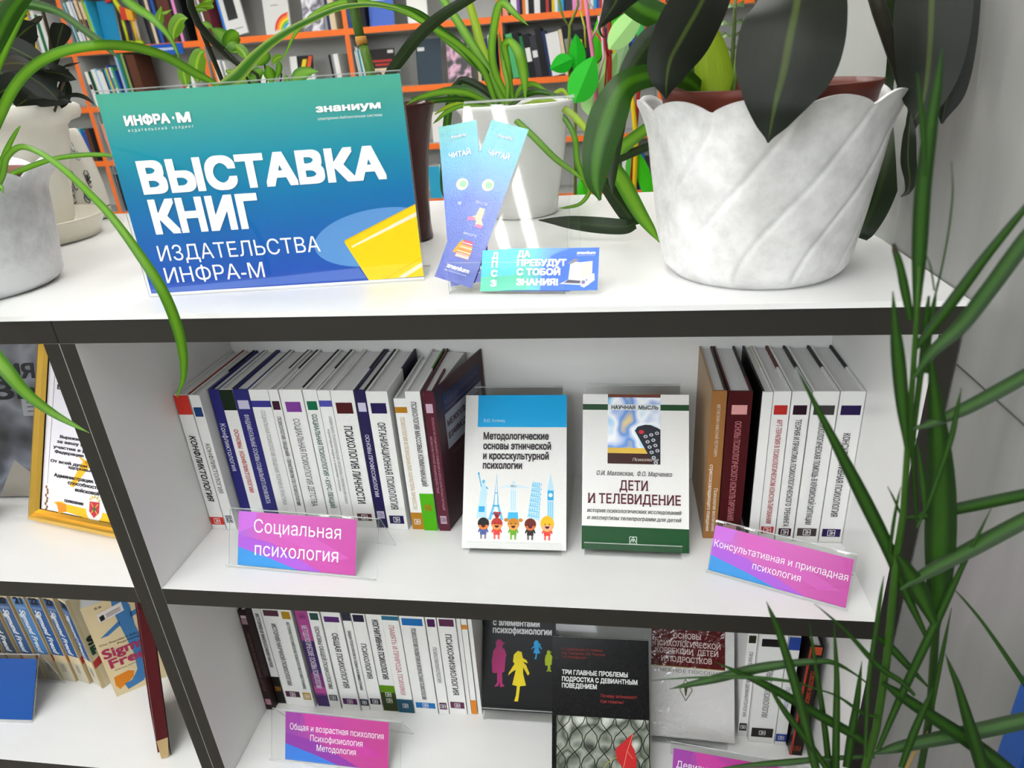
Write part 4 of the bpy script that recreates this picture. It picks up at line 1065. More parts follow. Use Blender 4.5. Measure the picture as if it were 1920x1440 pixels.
t = thing('book', 'dark grey photo poster book standing left of the gold frame', 'book', (-.455, .178, -ZM + .0055), (-R(16), 0, R(4)))
m = MB(); w, h = .195, .262; m.box(0, w, 0, .012, 0, h, '1c1d22|.3', front='photo_grey')
m.ftext('ЦИЯ', w * .85, .190, '1a1a1c|.35', w=.075, h=.022, bold=.03, align='r'); m.ftext('ОЗЬ', w * .87, .158, '17171a|.35', w=.13, h=.026, bold=.03, align='r')
m.rect(w - .058, w - .001, .130, .158, '8e8e92|.4', -.0003)
for k_ in range(3):
    m.rect(w - .05, w - .008, .150 - k_ * .007, .1525 - k_ * .007, '5a5a60|.4', -.0004)
m.ellipse(w - .022, .062, .026, .030, 'b8442c|.35', -.0003); m.ellipse(w - .014, .064, .016, .022, 'c98a7a|.35', -.0004)
m.flat([(w - .12, 0), (w - .03, 0), (w - .055, .034), (w - .085, .060)], '8a857c|.4', -.0005); m.rect(w - .03, w - .012, .247, .257, 'd8d8d8|.4', -.0003)
m.build('cover', t)
m = MB(); m.box(.002, w - .002, .0122, .016, .002, h - .002, 'pages'); m.build('page_block', t)
m = MB(); m.hexa([(-.46, .02, -ZM + .0005), (-.335, .10, -ZM + .0005), (-.50, .09, -ZM + .0005), (-.375, .165, -ZM + .0005), (-.46, .055, -ZM + .056), (-.345, .128, -ZM + .050), (-.47, .06, -ZM + .056), (-.355, .134, -ZM + .050)], 'b9c6d6|.3')
o = m.build('leaflet_tent'); tag(o, 'pale blue folded card at the left edge of the middle shelf', 'card')

# volumes of collected works in the left unit, spines turned a little away
SPB, TAN = '2f5690|.35', 'd2bd9c|.4'
vols = [(-.4780, .1510, -3, '18', 'a89880|.4', '3a4a60|.35'), (-.4480, .1515, -3, '19', 'b8a488|.4', '3c4a5c|.35'), (-.4170, .1520, -3, '20', TAN, '3a5a88|.35'), (-.3865, .1530, -4, '21', TAN, '4a7cb4|.35'), (-.3565, .1525, -5, '22', 'd6c29a|.4', SPB), (-.3275, .1500, -12, '23', 'd4c29c|.4', SPB), (-.2975, .1425, -24, '24', 'd6c8a4|.4', SPB), (-.2590, .1280, -52, '', 'dcc9a0|.35', '3f74b4|.35')]
FB = .0268
for k_, (xr, yr, yw, num, tan, bl) in enumerate(vols):
    yw = R(yw); ex = Vector((math.cos(yw), math.sin(yw), 0)); o0 = Vector((xr, yr, 0)) - ex * FB
    last = k_ == 7
    lab = ('cream paperback turned to show its cover with a big blue letter f' if last else 'cream paperback with blue spine numbered %s in the left unit' % num)
    t = thing('book', lab, 'book', (o0.x, o0.y, -ZB + .0005), (0, 0, yw), 'collected works volumes in the left unit')
    h, d = .197, .118
    m = MB(); b = .0006
    m.box(0, FB, 0, b, 0, h, tan); m.box(0, b, b, d, 0, h, tan); m.box(FB - b, FB, b, d, 0, h, tan)
    m.rect(.0012, FB - .0012, .062, .190, bl, -.0002); m.rect(.0012, FB - .0012, 0, .045, 'c4bda8|.4', -.0002)
    if num:
        m.ftext(num, FB / 2, .1775, '14161c|.4', w=FB * .62, h=.0135, bold=.05, align='c', y=-.0005)
    for q in range(3):
        m.rect(.004, FB - .004, .170 - q * .0022, .1708 - q * .0022, '9ab0cc|.4', -.0004)
    m.text('Sigmund Freud', (FB * .28, -.0006, .164), (0, 0, -1), (1, 0, 0), 'dde2e8|.4', w=.098, h=.0105, bold=.03, shear=.18)
    for q in range(3):
        m.rect(.009 + q * .003, .0105 + q * .003, .022, .041, '8a8474|.4', -.0004)
    # front board print faces right: local x = FB
    def cp(pts, key, e):
        m.poly([(FB + e, a_, b_) for a_, b_ in pts], key)

    def ct(s_, a_, b_, key, w_, h_, **kw):
        m.text(s_, (FB + .0006, a_, b_), (0, 1, 0), (0, 0, 1), key, w_, h_, **kw)
    if last:
        FBL = '3f78ae|.35'
        cp([(.020, 0.006), (.046, .012), (.064, .040), (.066, .085), (.063, .130), (.066, .172), (.060, .197), (.044, .197), (.041, .172), (.044, .120), (.047, .075), (.043, .040), (.030, .022), (.018, .021)], FBL, .0002)
        cp([(.010, .128), (.044, .150), (.044, .140), (.022, .128)], FBL, .0002); cp([(.062, .158), (.110, .170), (.110, .160), (.062, .148)], FBL, .0002)
        cp([(.005, .024), (.009, .013), (.034, .028), (.038, .040), (.030, .045), (.007, .042)], 'd8801e|.4', .0002)
        cp([(.073, .172), (.11, .186), (.11, .197), (.076, .190)], 'e6bc1c|.4', .0002); cp([(.073, .140), (.11, .150), (.11, .158), (.082, .153)], 'e6bc1c|.4', .0002)
        ct('Sigmund', .004, .085, 'a83058|.4', .098, .0195, bold=.025); ct('Freud', .008, .062, 'a83058|.4', .075, .0195, bold=.025)
        ct('The Standard Edition of the', .004, .112, '3a3430|.4', .09, .0042); ct('Psychological Works', .030, .105, '3a3430|.4', .07, .0042)
        ct('Volume XXIV', .012, .054, '3a3430|.4', .034, .0030)
        cp([(.018, .158), (.056, .166), (.056, .184), (.018, .176)], 'e4dcd8|.4', .0004); cp([(.020, .160), (.027, .162), (.027, .172), (.020, .170)], '1c1a1c|.4', .0006)
        for q in range(3):
            cp([(.030, .170 - q * .003), (.052, .1745 - q * .003), (.052, .1755 - q * .003), (.030, .171 - q * .003)], '4a4648|.4', .0006)
        ct('8.8', .018, .186, '3a3838|.4', .010, .0045)
    else:
        cp([(.002, .045), (.030, .052), (.024, .068), (.002, .060)], ['b83a3a|.4', 'd8741e|.4', 'b83a3a|.4'][k_ % 3], .0002); cp([(.022, .02), (.034, .03), (.034, .048), (.028, .045)], '24345a|.4', .0002)
        ct('Sigmund', .006, .095, '2a3a2a|.4', .09, .017, bold=.05); ct('Freud', .006, .074, '2a4a3a|.4', .07, .017, bold=.05)
        cp([(.0, .0), (.0, .197), (.006, .197), (.006, 0)], 'cdb98e|.4', .0001)
    m.build('cover', t)
    m = MB(); m.box(b + .0001, FB - b - .0001, b + .0001, d - .0003, .0003, h - .0003, 'pages'); m.build('page_block', t)

# blue tent card of the left unit
t = thing('section_label', 'blue card in a clear tent holder before the collected works', 'label holder', (-.60, .058, -ZB), (0, 0, R(3)), 'clear tent labels of the left unit')
s, c = math.sin(R(33)), math.cos(R(33)); ln = .105; top = (s * ln, c * ln)
mb = MB(); mb.sheet([(-.0045, .0003), (0.0005, .0003), top, (top[0] + .001, top[1] + .0008)], 0, .228, .0016); mb.build('front_plate', t)
mb = MB(); mb.sheet([(top[0] + .0012, top[1] + .0006), (top[0] + .003, top[1]), (top[0] + .022, .0003)], 0, .228, .0016); mb.build('back_plate', t)
mb = MB(); mb.box(.012, .226, 0, .0004, 0, .098, '174a94|.3'); o = mb.build('card', t); o.location = (0, -.0002, .003); o.rotation_euler = (-R(33), 0, 0)

# framed board leaning against the dividing panel
t = thing('picture_frame', 'dark red framed board seen edge on, leaning by the dark divider of the left unit', 'picture frame', (-.100, .022, -ZB + .003), (0, R(9), R(40)))
mb = MB()
for a_, b_ in (((0, .012), (.030, .285)),):
    mb.box(-.008, .008, 0, .016, .040, .285, '5a1c22|.3'); mb.box(-.008, .008, .104, .12, .001, .285, '5a1c22|.3'); mb.box(-.008, .008, .016, .104, .27, .285, '5a1c22|.3')
    mb.box(-.008, .008, .016, .104, .001, .016, '5a1c22|.3')
mb.build('frame', t)
mb = MB(); mb.hexa([(-.0045, .001, .001), (.0055, .001, .001), (-.0045, .015, .001), (.0055, .015, .001), (-.008, 0, .0395), (.008, 0, .0395), (-.008, .016, .0395), (.008, .016, .0395)], 'c9ad7c|.5'); mb.build('bare_wood_end', t)
mb = MB(); mb.box(-.002, .0, .0165, .1035, .0165, .2695, 'e6e6e4|.3'); mb.build('picture_sheet', t)
mb = MB(); mb.box(.0082, .0095, .001, .118, .002, .284, '151515|.4'); mb.build('backing_board', t)

# ------------------------------------------------------------------ far bookcases behind the worktop
FY = 3.6
SHZ = [.775, .455, .1375, -.1835, -.5045, -.826]           # shelf tops
ORG = 'f0742c|.4'
BX = [-3.46, -2.632, -1.797, -.906, -.030, .845, 1.70, 2.5]  # bay edges
CARC = 'b9b9b5|.5'
for i in range(len(BX) - 1):
    x0, x1 = BX[i] + .0006, BX[i + 1] - .0006
    t = thing('bookcase', 'orange edged bookcase bay, %s from the left along the far wall' % ORD[i], 'bookcase', (x0, FY, FLOOR_Z), group='orange edged bookcases along the far wall')
    W = x1 - x0; H = 1.18 - FLOOR_Z; p = .0125
    for nm, a_ in (('side_panel', (0, p, 0, .30, 0, H)), ('side_panel', (W - p, W, 0, .30, 0, H)), ('top_panel', (p, W - p, 0, .30, H - .03, H)), ('back_panel', (p, W - p, .292, .30, 0, H - .03))):
        mb = MB(); mb.box(*a_, CARC, front=CARC if nm == 'back_panel' else ORG); mb.build(nm, t)
    for z in SHZ:
        mb = MB(); mb.box(p + .0003, W - p - .0003, .0, .2915, z - FLOOR_Z - .032, z - FLOOR_Z, CARC, front=ORG); mb.build('shelf', t)

CN = {'w': ('e2e2e0', 'white'), 'k': ('17171a', 'black'), 'd': ('34343a', 'charcoal'), 'b': ('2a52a0', 'blue'), 'c': ('2f9fc4', 'cyan'), 'n': ('1f2c58', 'navy'), 't': ('1f7f88', 'teal'), 'l': ('9cc3de', 'pale blue'),
      'y': ('d8b81e', 'yellow'), 'o': ('dd7a22', 'orange'), 'r': ('b23434', 'red'), 's': ('e08a76', 'salmon'), 'p': ('7a4a9a', 'purple'), 'm': ('6a2a34', 'maroon'), 'e': ('d6c3a2', 'beige'), 'v': ('8fa05a', 'olive'),
      'g': ('1f6a42', 'dark green'), 'i': ('8ac81e', 'lime'), 'u': ('5a3626', 'brown'), 'h': ('8c8c8e', 'grey'), 'z': ('a8b0d8', 'lavender'), 'q': ('e08ac0', 'pink'), 'f': ('4aa86a', 'green')}
ORD = ORD + ['twenty ' + q for q in ORD[:9]] + ['thirtieth'] + ['thirty ' + q for q in ORD[:9]]
ROWN = ['top', 'upper', 'middle', 'lower', 'lowest']
BAYN = ['far left bay', 'bay above left pots', 'bay above pothos', 'bay above sign', 'bay behind spider plant', 'bay behind dark leaves', 'far right bay']
_cnt = {}


def far_book(x, w, row, h, key, bay, lean=0.0, d=.17, yo=.012, band=None):
    hexc, nm = CN[key]
    k = (bay, row); _cnt[k] = _cnt.get(k, 0) + 1
    q = _cnt[k]
    wd = 'slim' if w < .022 else ('thick' if w > .05 else 'upright')
    if abs(lean) > .03:
        wd = 'tilted ' + wd if wd != 'upright' else 'tilted'
    lab = '%s %s book, %s on %s shelf of %s' % (wd, nm, ORD[q - 1], ROWN[row], BAYN[bay])
    m = MB()
    m.box(0, w, 0, d, 0, h, hexc + '|.4', top='e4e2dc|.6', back='e4e2dc|.6')
    if band:
        a_, b_, kk = band
        m.rect(w * .12, w * .88, h * a_, h * b_, CN[kk][0] + '|.4', -.0006)
    o = m.build('book'); o.location = (x, FY + yo, SHZ[row] + .0006 + (w * math.sin(lean) if lean > 0 else 0)); o.rotation_euler = (0, lean, 0)
    tag(o, lab, 'book', 'books on the %s shelf of the %s' % (ROWN[row], BAYN[bay]))
    return o


def run(bay, row, u0, u1, v, codes, hs=(.2, .24), lean=0.0):
    """books side by side between two places on a far shelf; codes: colour letters, digits give the relative thickness"""
    xa, xb = at_y(u0, v, FY + .012).x, at_y(u1, v, FY + .012).x
    xa = max(xa, BX[bay] + .019 + .27 * abs(min(lean, 0))); xb = min(xb, BX[bay + 1] - .021)
    items = []
    for tok in codes.split():
        wt = float(tok[1:].split(':')[0]) if len(tok.split(':')[0]) > 1 else 1.0
        items.append((tok[0], wt, tok.split(':')[1] if ':' in tok else None))
    tot = sum(w for _, w, _ in items); x = xa
    for key, wt, band in items:
        w = (xb - xa) * wt / tot
        bd = (random.uniform(.35, .5), random.uniform(.6, .85), band) if band else None
        ca = math.cos(lean)
        far_book(x, w * .97 * ca, row, min(random.uniform(*hs), .281), key, bay, lean, band=bd)
        x += w


def face(bay, row, u0, u1, v, key, h, label, deco=None, front=None, lean=.14):
    xa, xb = at_y(u0, v, FY + .05).x, at_y(u1, v, FY + .05).x
    w = xb - xa
    t = thing('book', label, 'book', (xa, FY + .05, SHZ[row] + .0012), (-lean, 0, 0), 'books shown face out in the far bookcases')
    m = MB(); m.box(0, w, 0, .003, 0, h, key, **({'front': front} if front else {}))
    if deco:
        deco(m, w, h)
    m.build('cover', t)
    m = MB(); m.box(.002, w - .002, .0031, .018, .002, h - .002, 'pages'); m.build('page_block', t)
    return t


# upper shelf (the books standing on the first orange line of the picture)
run(0, 1, 0, 92, 80, 'w2 d h w k2 e d y2 h w g w', (.2, .26))
run(1, 1, 104, 184, 62, 'l g w2:k z w d e2:u u e2:k v i c', (.24, .262), lean=-.10)
face(1, 1, 189, 220, 55, '1f86b4|.3', .25, 'bright blue book shown face out left of the toy giraffe', lean=.1)
run(1, 1, 273, 350, 45, 'k d e n b k u2 m u k q d k', (.24, .3), lean=-.05)
run(2, 1, 372, 399, 40, 'w m u2 m', (.24, .28), lean=-.10)


def d_phone(m, w, h):
    m.rect(0, w * .1, 0, h, '2a78d0|.4', -.0006); m.rect(w * .3, w * .74, h * .32, h * .95, '2a2c30|.3', -.0006); m.rect(w * .34, w * .70, h * .4, h * .9, '14161a|.2', -.0009)
    m.rect(w * .45, w * .85, h * .12, h * .14, '8c8c90|.4', -.0006)


o = face(2, 1, 418, 462, 40, 'dcdcda|.4', .265, 'white book with a dark phone picture and blue spine on the upper shelf', d_phone)
o.rotation_euler = (-.14, -.16, 0)


def d_rainbow(m, w, h):
    for k_, c_ in enumerate(('d8402c|.4', 'e8862a|.4', 'ecd030|.4', '6ab83a|.4', '3a9ad0|.4', 'e6e6e2|.4')):
        m.ellipse(w * .98, h * .06, w * (.62 - .085 * k_), h * (.40 - .055 * k_), c_, -.0006 - .0002 * k_, a0=math.pi * .5, a1=math.pi)
    m.rect(w * .3, w * .6, h * .62, h * .64, '8c8c90|.4', -.0006)


face(2, 1, 494, 542, 35, 'd6d6d2|.4', .24, 'white book with a rainbow printed on its cover', d_rainbow)
face(2, 1, 566, 604, 30, 'c9c9cc|.4', .24, 'pale book with a violet grey photo cover', lambda m, w, h: (m.rect(0, w, h * .85, h, '8a3440|.4', -.0006)), front='photo_violet')
run(2, 1, 606, 628, 28, 'h n e2', (.2, .24))
run(3, 1, 640, 684, 25, 'b n w2:k q k r k k2', (.22, .27))
face(3, 1, 690, 737, 20, '4a6ac0|.35', .25, 'blue book with three white lines shown face out', lambda m, w, h: [m.rect(w * .1, w * (.8 - .1 * q), h * (.62 - .1 * q), h * (.665 - .1 * q), 'd0dcf2|.4', -.0006) for q in range(3)])
face(3, 1, 762, 800, 15, 'e6e6e2|.5', .22, 'white sheet shown face out behind the strap leaves')
run(4, 1, 893, 1135, 8, 's2 k w2 p k o w k2 w:k w k2 r k y:w w c2 n d2 q2 q o2 f w c b r w', (.24, .29))
run(4, 1, 1139, 1196, 0, 'w c b r o y k', (.22, .27))
# middle shelf
run(1, 2, 120, 228, 160, 'w2:k k g w2 l w2 w k c y b w:f f b', (.19, .225), lean=-.09)
run(1, 2, 231, 268, 155, 'z t g v k u4', (.26, .285), lean=-.05)
run(1, 2, 340, 364, 150, 'r w g w', (.16, .19))
run(2, 2, 392, 432, 145, 'o w w2 h w', (.2, .22), lean=-.09)


def d_box(m, w, h):
    m.rect(w * .3, w, h * .62, h, '1c1a1a|.4', -.0006); m.flat([(w * .42, h * .62), (w * .6, h * .62), (w * .74, h * .9), (w * .56, h * .9)], 'e0c81c|.4', -.0009); m.flat([(w * .66, h * .62), (w * .82, h * .62), (w * .98, h * .98), (w * .82, h * .98)], 'd8582a|.4', -.0009)
    m.rect(w * .34, w * .86, h * .40, h * .44, '7a7a7c|.4', -.0006)


face(2, 2, 544, 588, 135, 'dededc|.4', .2, 'white book with black, yellow and red shapes on its top', d_box)
face(2, 2, 480, 510, 140, 'e2e2de|.4', .12, 'small white booklet shown face out beside the pothos')
run(2, 2, 622, 640, 128, 'k h w2', (.19, .2), lean=-.05)
run(3, 2, 655, 686, 130, 'w h w t2 l w', (.2, .23), lean=-.08)


def d_faces(m, w, h):
    m.rect(0, w, 0, h * .5, 'd6bea2|.4', -.0006)
    m.rect(w * .08, w * .9, h * .66, h * .72, 'a83028|.4', -.0006); m.rect(w * .2, w * .95, h * .56, h * .62, 'a83028|.4', -.0006); m.rect(w * .72, w * .95, h * .88, h * .96, 'd8d8d4|.4', -.0006)
    for cx in (.28, .74):
        m.ellipse(w * cx, h * .33, w * .15, h * .11, '2a2424|.4', -.0009); m.ellipse(w * cx, h * .29, w * .1, h * .07, 'a88a70|.4', -.0012); m.flat([(w * (cx - .24), 0), (w * (cx + .24), 0), (w * (cx + .15), h * .19), (w * (cx - .15), h * .19)], '2c2626|.4', -.0009)


face(3, 2, 694, 741, 130, '1c1716|.35', .205, 'black and beige book with two small portraits shown face out', d_faces)
face(3, 2, 783, 830, 145, '2c3c48|.3', .24, 'dark slate blue book with a white sticker shown face out', lambda m, w, h: (m.rect(w * .06, w * .34, h * .74, h * .82, 'e0e0dc|.4', -.0006), m.rect(0, w * .03, 0, h, '14181c|.4', -.0006)))
face(3, 2, 840, 884, 145, '17131a|.3', .22, 'black book with a pinkish portrait photo shown face out', front='photo_portrait')
run(3, 2, 897, 930, 140, 'e n3 w b', (.21, .235))
run(4, 2, 948, 1198, 140, 'f2 k2 g k2:w d2:w k2 n w4 e k3:h k3:y k2 y k2:u e n2 y z o2 k n b', (.21, .25), lean=-.15)
run(5, 2, 1210, 1300, 140, 'c b w d k n c', (.2, .24))
# lower shelves seen beside the pots and the sign
run(0, 3, 128, 182, 270, 'l c3 b u k', (.17, .2))
run(1, 3, 203, 240, 270, 's2 m k', (.2, .22), lean=-.08)
face(3, 3, 812, 835, 260, 'e4e2de|.5', .17, 'white paper stack front below the spider plant')
run(5, 3, 1206, 1300, 230, 'k3 d k2:c k3:w k k2 n k2', (.2, .25))
run(4, 4, 1150, 1216, 330, 'k2 w c2 k b d', (.18, .22))
run(1, 4, 216, 262, 360, 'k3 d k2', (.22, .24), lean=-.06)
run(3, 4, 806, 850, 350, 'c2 w c', (.18, .2))
# blue shelf labels clipped on the orange edges
for u0, u1, v, row, bay, dash in ((55, 100, 98, 1, 0, .5), (279, 340, 77, 1, 1, .6), (139, 176, 305, 3, 1, 0)):
    xa, xb = at_y(u0, v, FY - .006).x, at_y(u1, v, FY - .006).x
    m = MB(); m.box(xa, xb, FY - .008, FY - .0015, SHZ[row] - .062, SHZ[row] - .004, '1f56b0|.35')
    o = m.build('shelf_label'); tag(o, 'blue shelf label on the %s orange edge of the %s' % (ROWN[row], BAYN[bay]), 'label', 'blue shelf labels')
    if dash:
        m2 = MB()
        n_ = 9; ww = (xb - xa) * .5
        for q in range(n_):
            xx = xa + (xb - xa) * .22 + ww * q / n_
            m2.poly([(xx, FY - .0085, SHZ[row] - .038), (xx + ww / n_ * .75, FY - .0085, SHZ[row] - .038), (xx + ww / n_ * .75, FY - .0085, SHZ[row] - .025), (xx, FY - .0085, SHZ[row] - .025)], 'cfdcf4|.4')
        m2.build('printed_line', o)

# patchwork toy giraffe on the far shelf
gp = at_y(238, 70, FY + .02)
t = thing('toy_giraffe', 'patchwork wooden toy giraffe on the far upper shelf', 'toy', (gp.x, FY + .05, SHZ[1] + .0008))
t.scale = (.86, .86, .86)
m = MB()
m.hexa([(-.015, -.02, .165), (.075, -.02, .150), (-.015, .02, .165), (.075, .02, .150), (-.010, -.02, .245), (.075, -.02, .215), (-.010, .02, .245), (.075, .02, .215)], 'd8a02c|.5', left='c03a2c|.5', front='c8402e|.5')
m.poly([(.03, -.0205, .16), (.075, -.0205, .153), (.075, -.0205, .213), (.03, -.0205, .228)], 'e0a02a|.5'); m.build('body', t)
m = MB(); m.tube([(Vector((-.005, 0, .20)), .018), (Vector((-.03, 0, .255)), .016), (Vector((-.05, 0, .30)), .014)], 'c9d028|.5', 8); m.build('neck', t, smooth=True)
m = MB(); m.hexa([(-.105, -.014, .27), (-.04, -.014, .285), (-.105, .014, .27), (-.04, .014, .285), (-.098, -.014, .30), (-.035, -.014, .325), (-.098, .014, .30), (-.035, .014, .325)], 'c0392c|.5', top='4aa85a|.5'); m.build('head', t)
for lx, c0, c1 in ((-.02, 'b9c428|.5', 'a8b828|.5'), (.005, '3a2a4a|.5', 'a8b828|.5'), (.05, 'd8b22c|.5', 'a8b828|.5'), (.07, 'd8c09a|.5', 'a8b828|.5')):
    m = MB(); m.tube([(Vector((lx, 0, .03)), .010), (Vector((lx * .95, 0, .165)), .012)], c0, 8); lg = m.build('leg', t, smooth=True)
    m = MB(); m.lathe([(.018, .0008), (.024, .012), (.020, .028), (.004, .036)], c1, (lx, 0, 0), 12); m.build('hoof', lg, smooth=True)

# ------------------------------------------------------------------ plants
def blade(parent, name, pts, key, fold=.18, twist=0.0, Y=None, label=None, wid=1.0, zmin=None):
    """one leaf from picture points (u, v, depth Y, width in px)"""
    P = []
    for q in pts:
        u, v, w = q[0], q[1], q[-1]
        y = q[2] if len(q) == 4 else Y
        p = at_y(u, v, y)
        if zmin is not None:
            p.z = max(p.z, zmin)
        depth = (p - CAM).dot(R_FWD)
        if parent.location.z > -.1 and 0 < p.y < .6 and p.x < .9:      # blades rest on the worktop, not in it
            p.z = max(p.z, ZT + .003 + .3 * w * depth / F_PX)
        P.append((p, .5 * wid * w * depth / F_PX))
    m = MB(); m.ribbon(P, key, fold, 6, twist)
    return m.build(name, parent, parent.location, label, smooth=True)


def stalk(parent, name, pts, key, n=8, label=None):
    P = []
    for u, v, y, w in pts:
        p = at_y(u, v, y); P.append((p, .5 * w * (p - CAM).dot(R_FWD) / F_PX))
    m = MB(); m.tube(P, key, n)
    return m.build(name, parent, parent.location, label, smooth=True)


def swirl_pot(r_top, r_bot, h, petals, key, groove, th0=0.0, flare=.012, amp=.010):
    """marbled pot: tapering wall, scalloped flared rim, slanting grooves running down from each notch"""
    n, nz = petals * 24, 54
    m = MB()
    prof = []
    for j in range(nz + 1):
        f = j / nz
        r = r_bot + (r_top - r_bot) * (1 - (1 - f) ** 1.6) * .93 + flare * max(0, (f - .72) / .28) ** 2.2
        if f < .09:
            r *= 1 - .10 * (1 - f / .09) ** 2
        prof.append((r, f * h))

    def ph(t, z):
        f = z / h
        s = 3 * f * f - 2 * f ** 3
        return ((t - th0 - (s - 1) * .95) * petals / (2 * math.pi)) % 1.0

    def rf(t, j, z):
        d = min(ph(t, z), 1 - ph(t, z))
        g = math.exp(-(d / .035) ** 2)
        f = z / h
        return 1 - groove * g * (1 if f > .1 else f / .1) + .006 * math.sin(math.pi * ph(t, z)) * f

    def zf(t, j, z):
        f = z / h
        d = abs(math.sin(math.pi * ph(t, h)))
        return -amp * (1 - d ** .7) * max(0, (f - .6) / .4) ** 1.5
    m.lathe(prof, key, (0, 0, 0), n, rf, None, zf)
    # rim thickness and inner wall
    inner = [(prof[-1][0] * 1.0, h), (prof[-1][0] - .003, h + .0002), (prof[-1][0] - .006, h - .006), (prof[int(nz * .7)][0] - .006, h * .7)]

    def rf2(t, j, z):
        return rf(t, j, min(z, h))

    def zf2(t, j, z):
        return zf(t, j, min(z, h))
    m.lathe(inner, key, (0, 0, 0), n, rf2, None, zf2)
    m.f = [f for f in m.f if len(f) < 60] + [tuple(range(n))[::-1]]
    m.m = m.m[:len(m.f)]
    return m


# big white pot with dark leaved plant
A0 = Vector((.738, .1185, ZT + .0003))
t = thing('potted_plant', 'large white swirl pot with dark rubber plant leaves, right end of worktop', 'potted plant', A0)
swirl_pot(.1135, .090, .172, 11, 'pot_marble', .020, th0=math.radians(-122), flare=.010, amp=.011).build('pot', t, smooth=True)
m = MB(); m.lathe([(.070, .006), (.098, .1705), (.101, .178), (.097, .1785), (.094, .165), (.090, .150)], '5a2a20|.35', n=48); m.build('inner_pot', t, smooth=True, label='dark red brown inner pot')
m = MB(); m.disc((0, 0, .152), .0905, 'soil'); m.build('soil', t)
D = 'leaf_dark'
blade(t, 'leaf', [(1497, -60, .02, 120), (1495, 0, -.01, 170), (1483, 60, -.025, 192), (1470, 130, -.035, 180), (1455, 190, -.04, 122), (1446, 235, -.04, 60), (1440, 268, -.04, 3)], D, .12, .10)
blade(t, 'leaf', [(1345, -60, .06, 90), (1318, 0, .03, 106), (1285, 60, .015, 112), (1258, 110, .005, 90), (1250, 150, .0, 60), (1249, 186, 0, 3)], D, .16, -.15)
blade(t, 'leaf', [(1215, -60, .06, 70), (1170, -20, .04, 62), (1148, 15, .03, 40), (1131, 40, .03, 16), (1124, 52, .03, 6), (1128, 66, .03, 4), (1134, 70, .035, 2)], D, .2)
blade(t, 'leaf', [(1748, -60, .07, 120), (1747, 0, .06, 132), (1744, 80, .05, 124), (1738, 150, .045, 100), (1728, 200, .04, 60), (1712, 226, .04, 26), (1704, 250, .04, 16)], D, .12, .2)
blade(t, 'leaf', [(1707, 212, .035, 6), (1704, 250, .03, 22), (1702, 300, .03, 28), (1706, 335, .03, 22), (1702, 358, .03, 12), (1689, 369, .03, 2)], D, .3, .3)
blade(t, 'leaf', [(1795, -60, .10, 70), (1795, 0, .09, 74), (1788, 100, .08, 70), (1776, 180, .075, 56), (1766, 232, .07, 4)], D, .1)
blade(t, 'leaf', [(1690, -60, .22, 60), (1700, 60, .24, 64), (1695, 140, .25, 62), (1684, 220, .24, 64), (1664, 300, .22, 66), (1640, 380, .2, 58), (1618, 430, .19, 44), (1610, 446, .19, 30)], 'leaf_deep', .12)
stalk(t, 'stem', [(1628, -60, .11, 30), (1650, 20, .11, 28), (1672, 90, .115, 24), (1692, 160, .12, 18), (1672, 205, .124, 16)], '2b2a22|.5')
stalk(t, 'stem', [(1420, -60, .12, 14), (1424, 60, .12, 14), (1430, 190, .1235, 14), (1432, 240, .1235, 14)], '3a3426|.5')
B = 'leaf_broad'
blade(t, 'leaf', [(1330, 190, .12, 22), (1290, 150, .09, 34), (1230, 140, .05, 40), (1172, 158, .03, 52), (1140, 215, .02, 72), (1120, 285, .015, 62), (1116, 340, .012, 40), (1125, 376, .01, 5)], B, .22, .2)
blade(t, 'leaf', [(1310, 180, .15, 20), (1270, 120, .16, 30), (1235, 70, .17, 44), (1205, 95, .17, 46), (1180, 140, .165, 40), (1168, 190, .16, 30), (1158, 250, .16, 24), (1148, 330, .155, 16), (1148, 362, .15, 3)], 'leaf_deep', .22)
blade(t, 'leaf', [(1320, 180, .17, 16), (1290, 90, .19, 30), (1250, 40, .2, 44), (1205, 18, .2, 46), (1165, -10, .2, 40), (1120, -40, .2, 20)], B, .18)
blade(t, 'leaf', [(1300, 185, .15, 14), (1200, 250, .19, 22), (1150, 300, .22, 26), (1170, 345, .225, 30), (1200, 400, .225, 26), (1222, 432, .225, 16), (1236, 461, .225, 2)], 'leaf_strap', .25)
blade(t, 'leaf', [(1250, 260, .18, 14), (1120, 318, .235, 20), (1140, 352, .245, 26), (1168, 390, .25, 32), (1184, 412, .25, 30), (1188, 423, .247, 22)], 'leaf_deep', .2, zmin=ZT + .014)
blade(t, 'leaf', [(1191, 419, .248, 20), (1170, 425, .245, 28), (1120, 422, .248, 30), (1070, 417, .258, 24), (1035, 414, .265, 12), (1010, 413, .27, 2)], 'leaf_deep', .1, zmin=ZT + .014)
blade(t, 'leaf', [(1345, 186, .10, 44), (1340, 150, .10, 66), (1334, 105, .10, 62), (1332, 65, .10, 36), (1330, 48, .10, 4)], 'leaf_lime', .35)
blade(t, 'leaf', [(1310, 180, .13, 40), (1322, 160, .13, 50), (1350, 135, .13, 30), (1368, 120, .13, 3)], 'leaf_deep', .2)
stalk(t, 'stem', [(1372, 186, .12, 13), (1380, 130, .12, 11), (1386, 80, .12, 8)], '7f9f4a|.4')
sj = stalk(t, 'stem', [(1372, 170, .16, 8), (1374, 100, .16, 8), (1377, 40, .16, 7), (1380, -30, .16, 6)], '5a6a3c|.4')
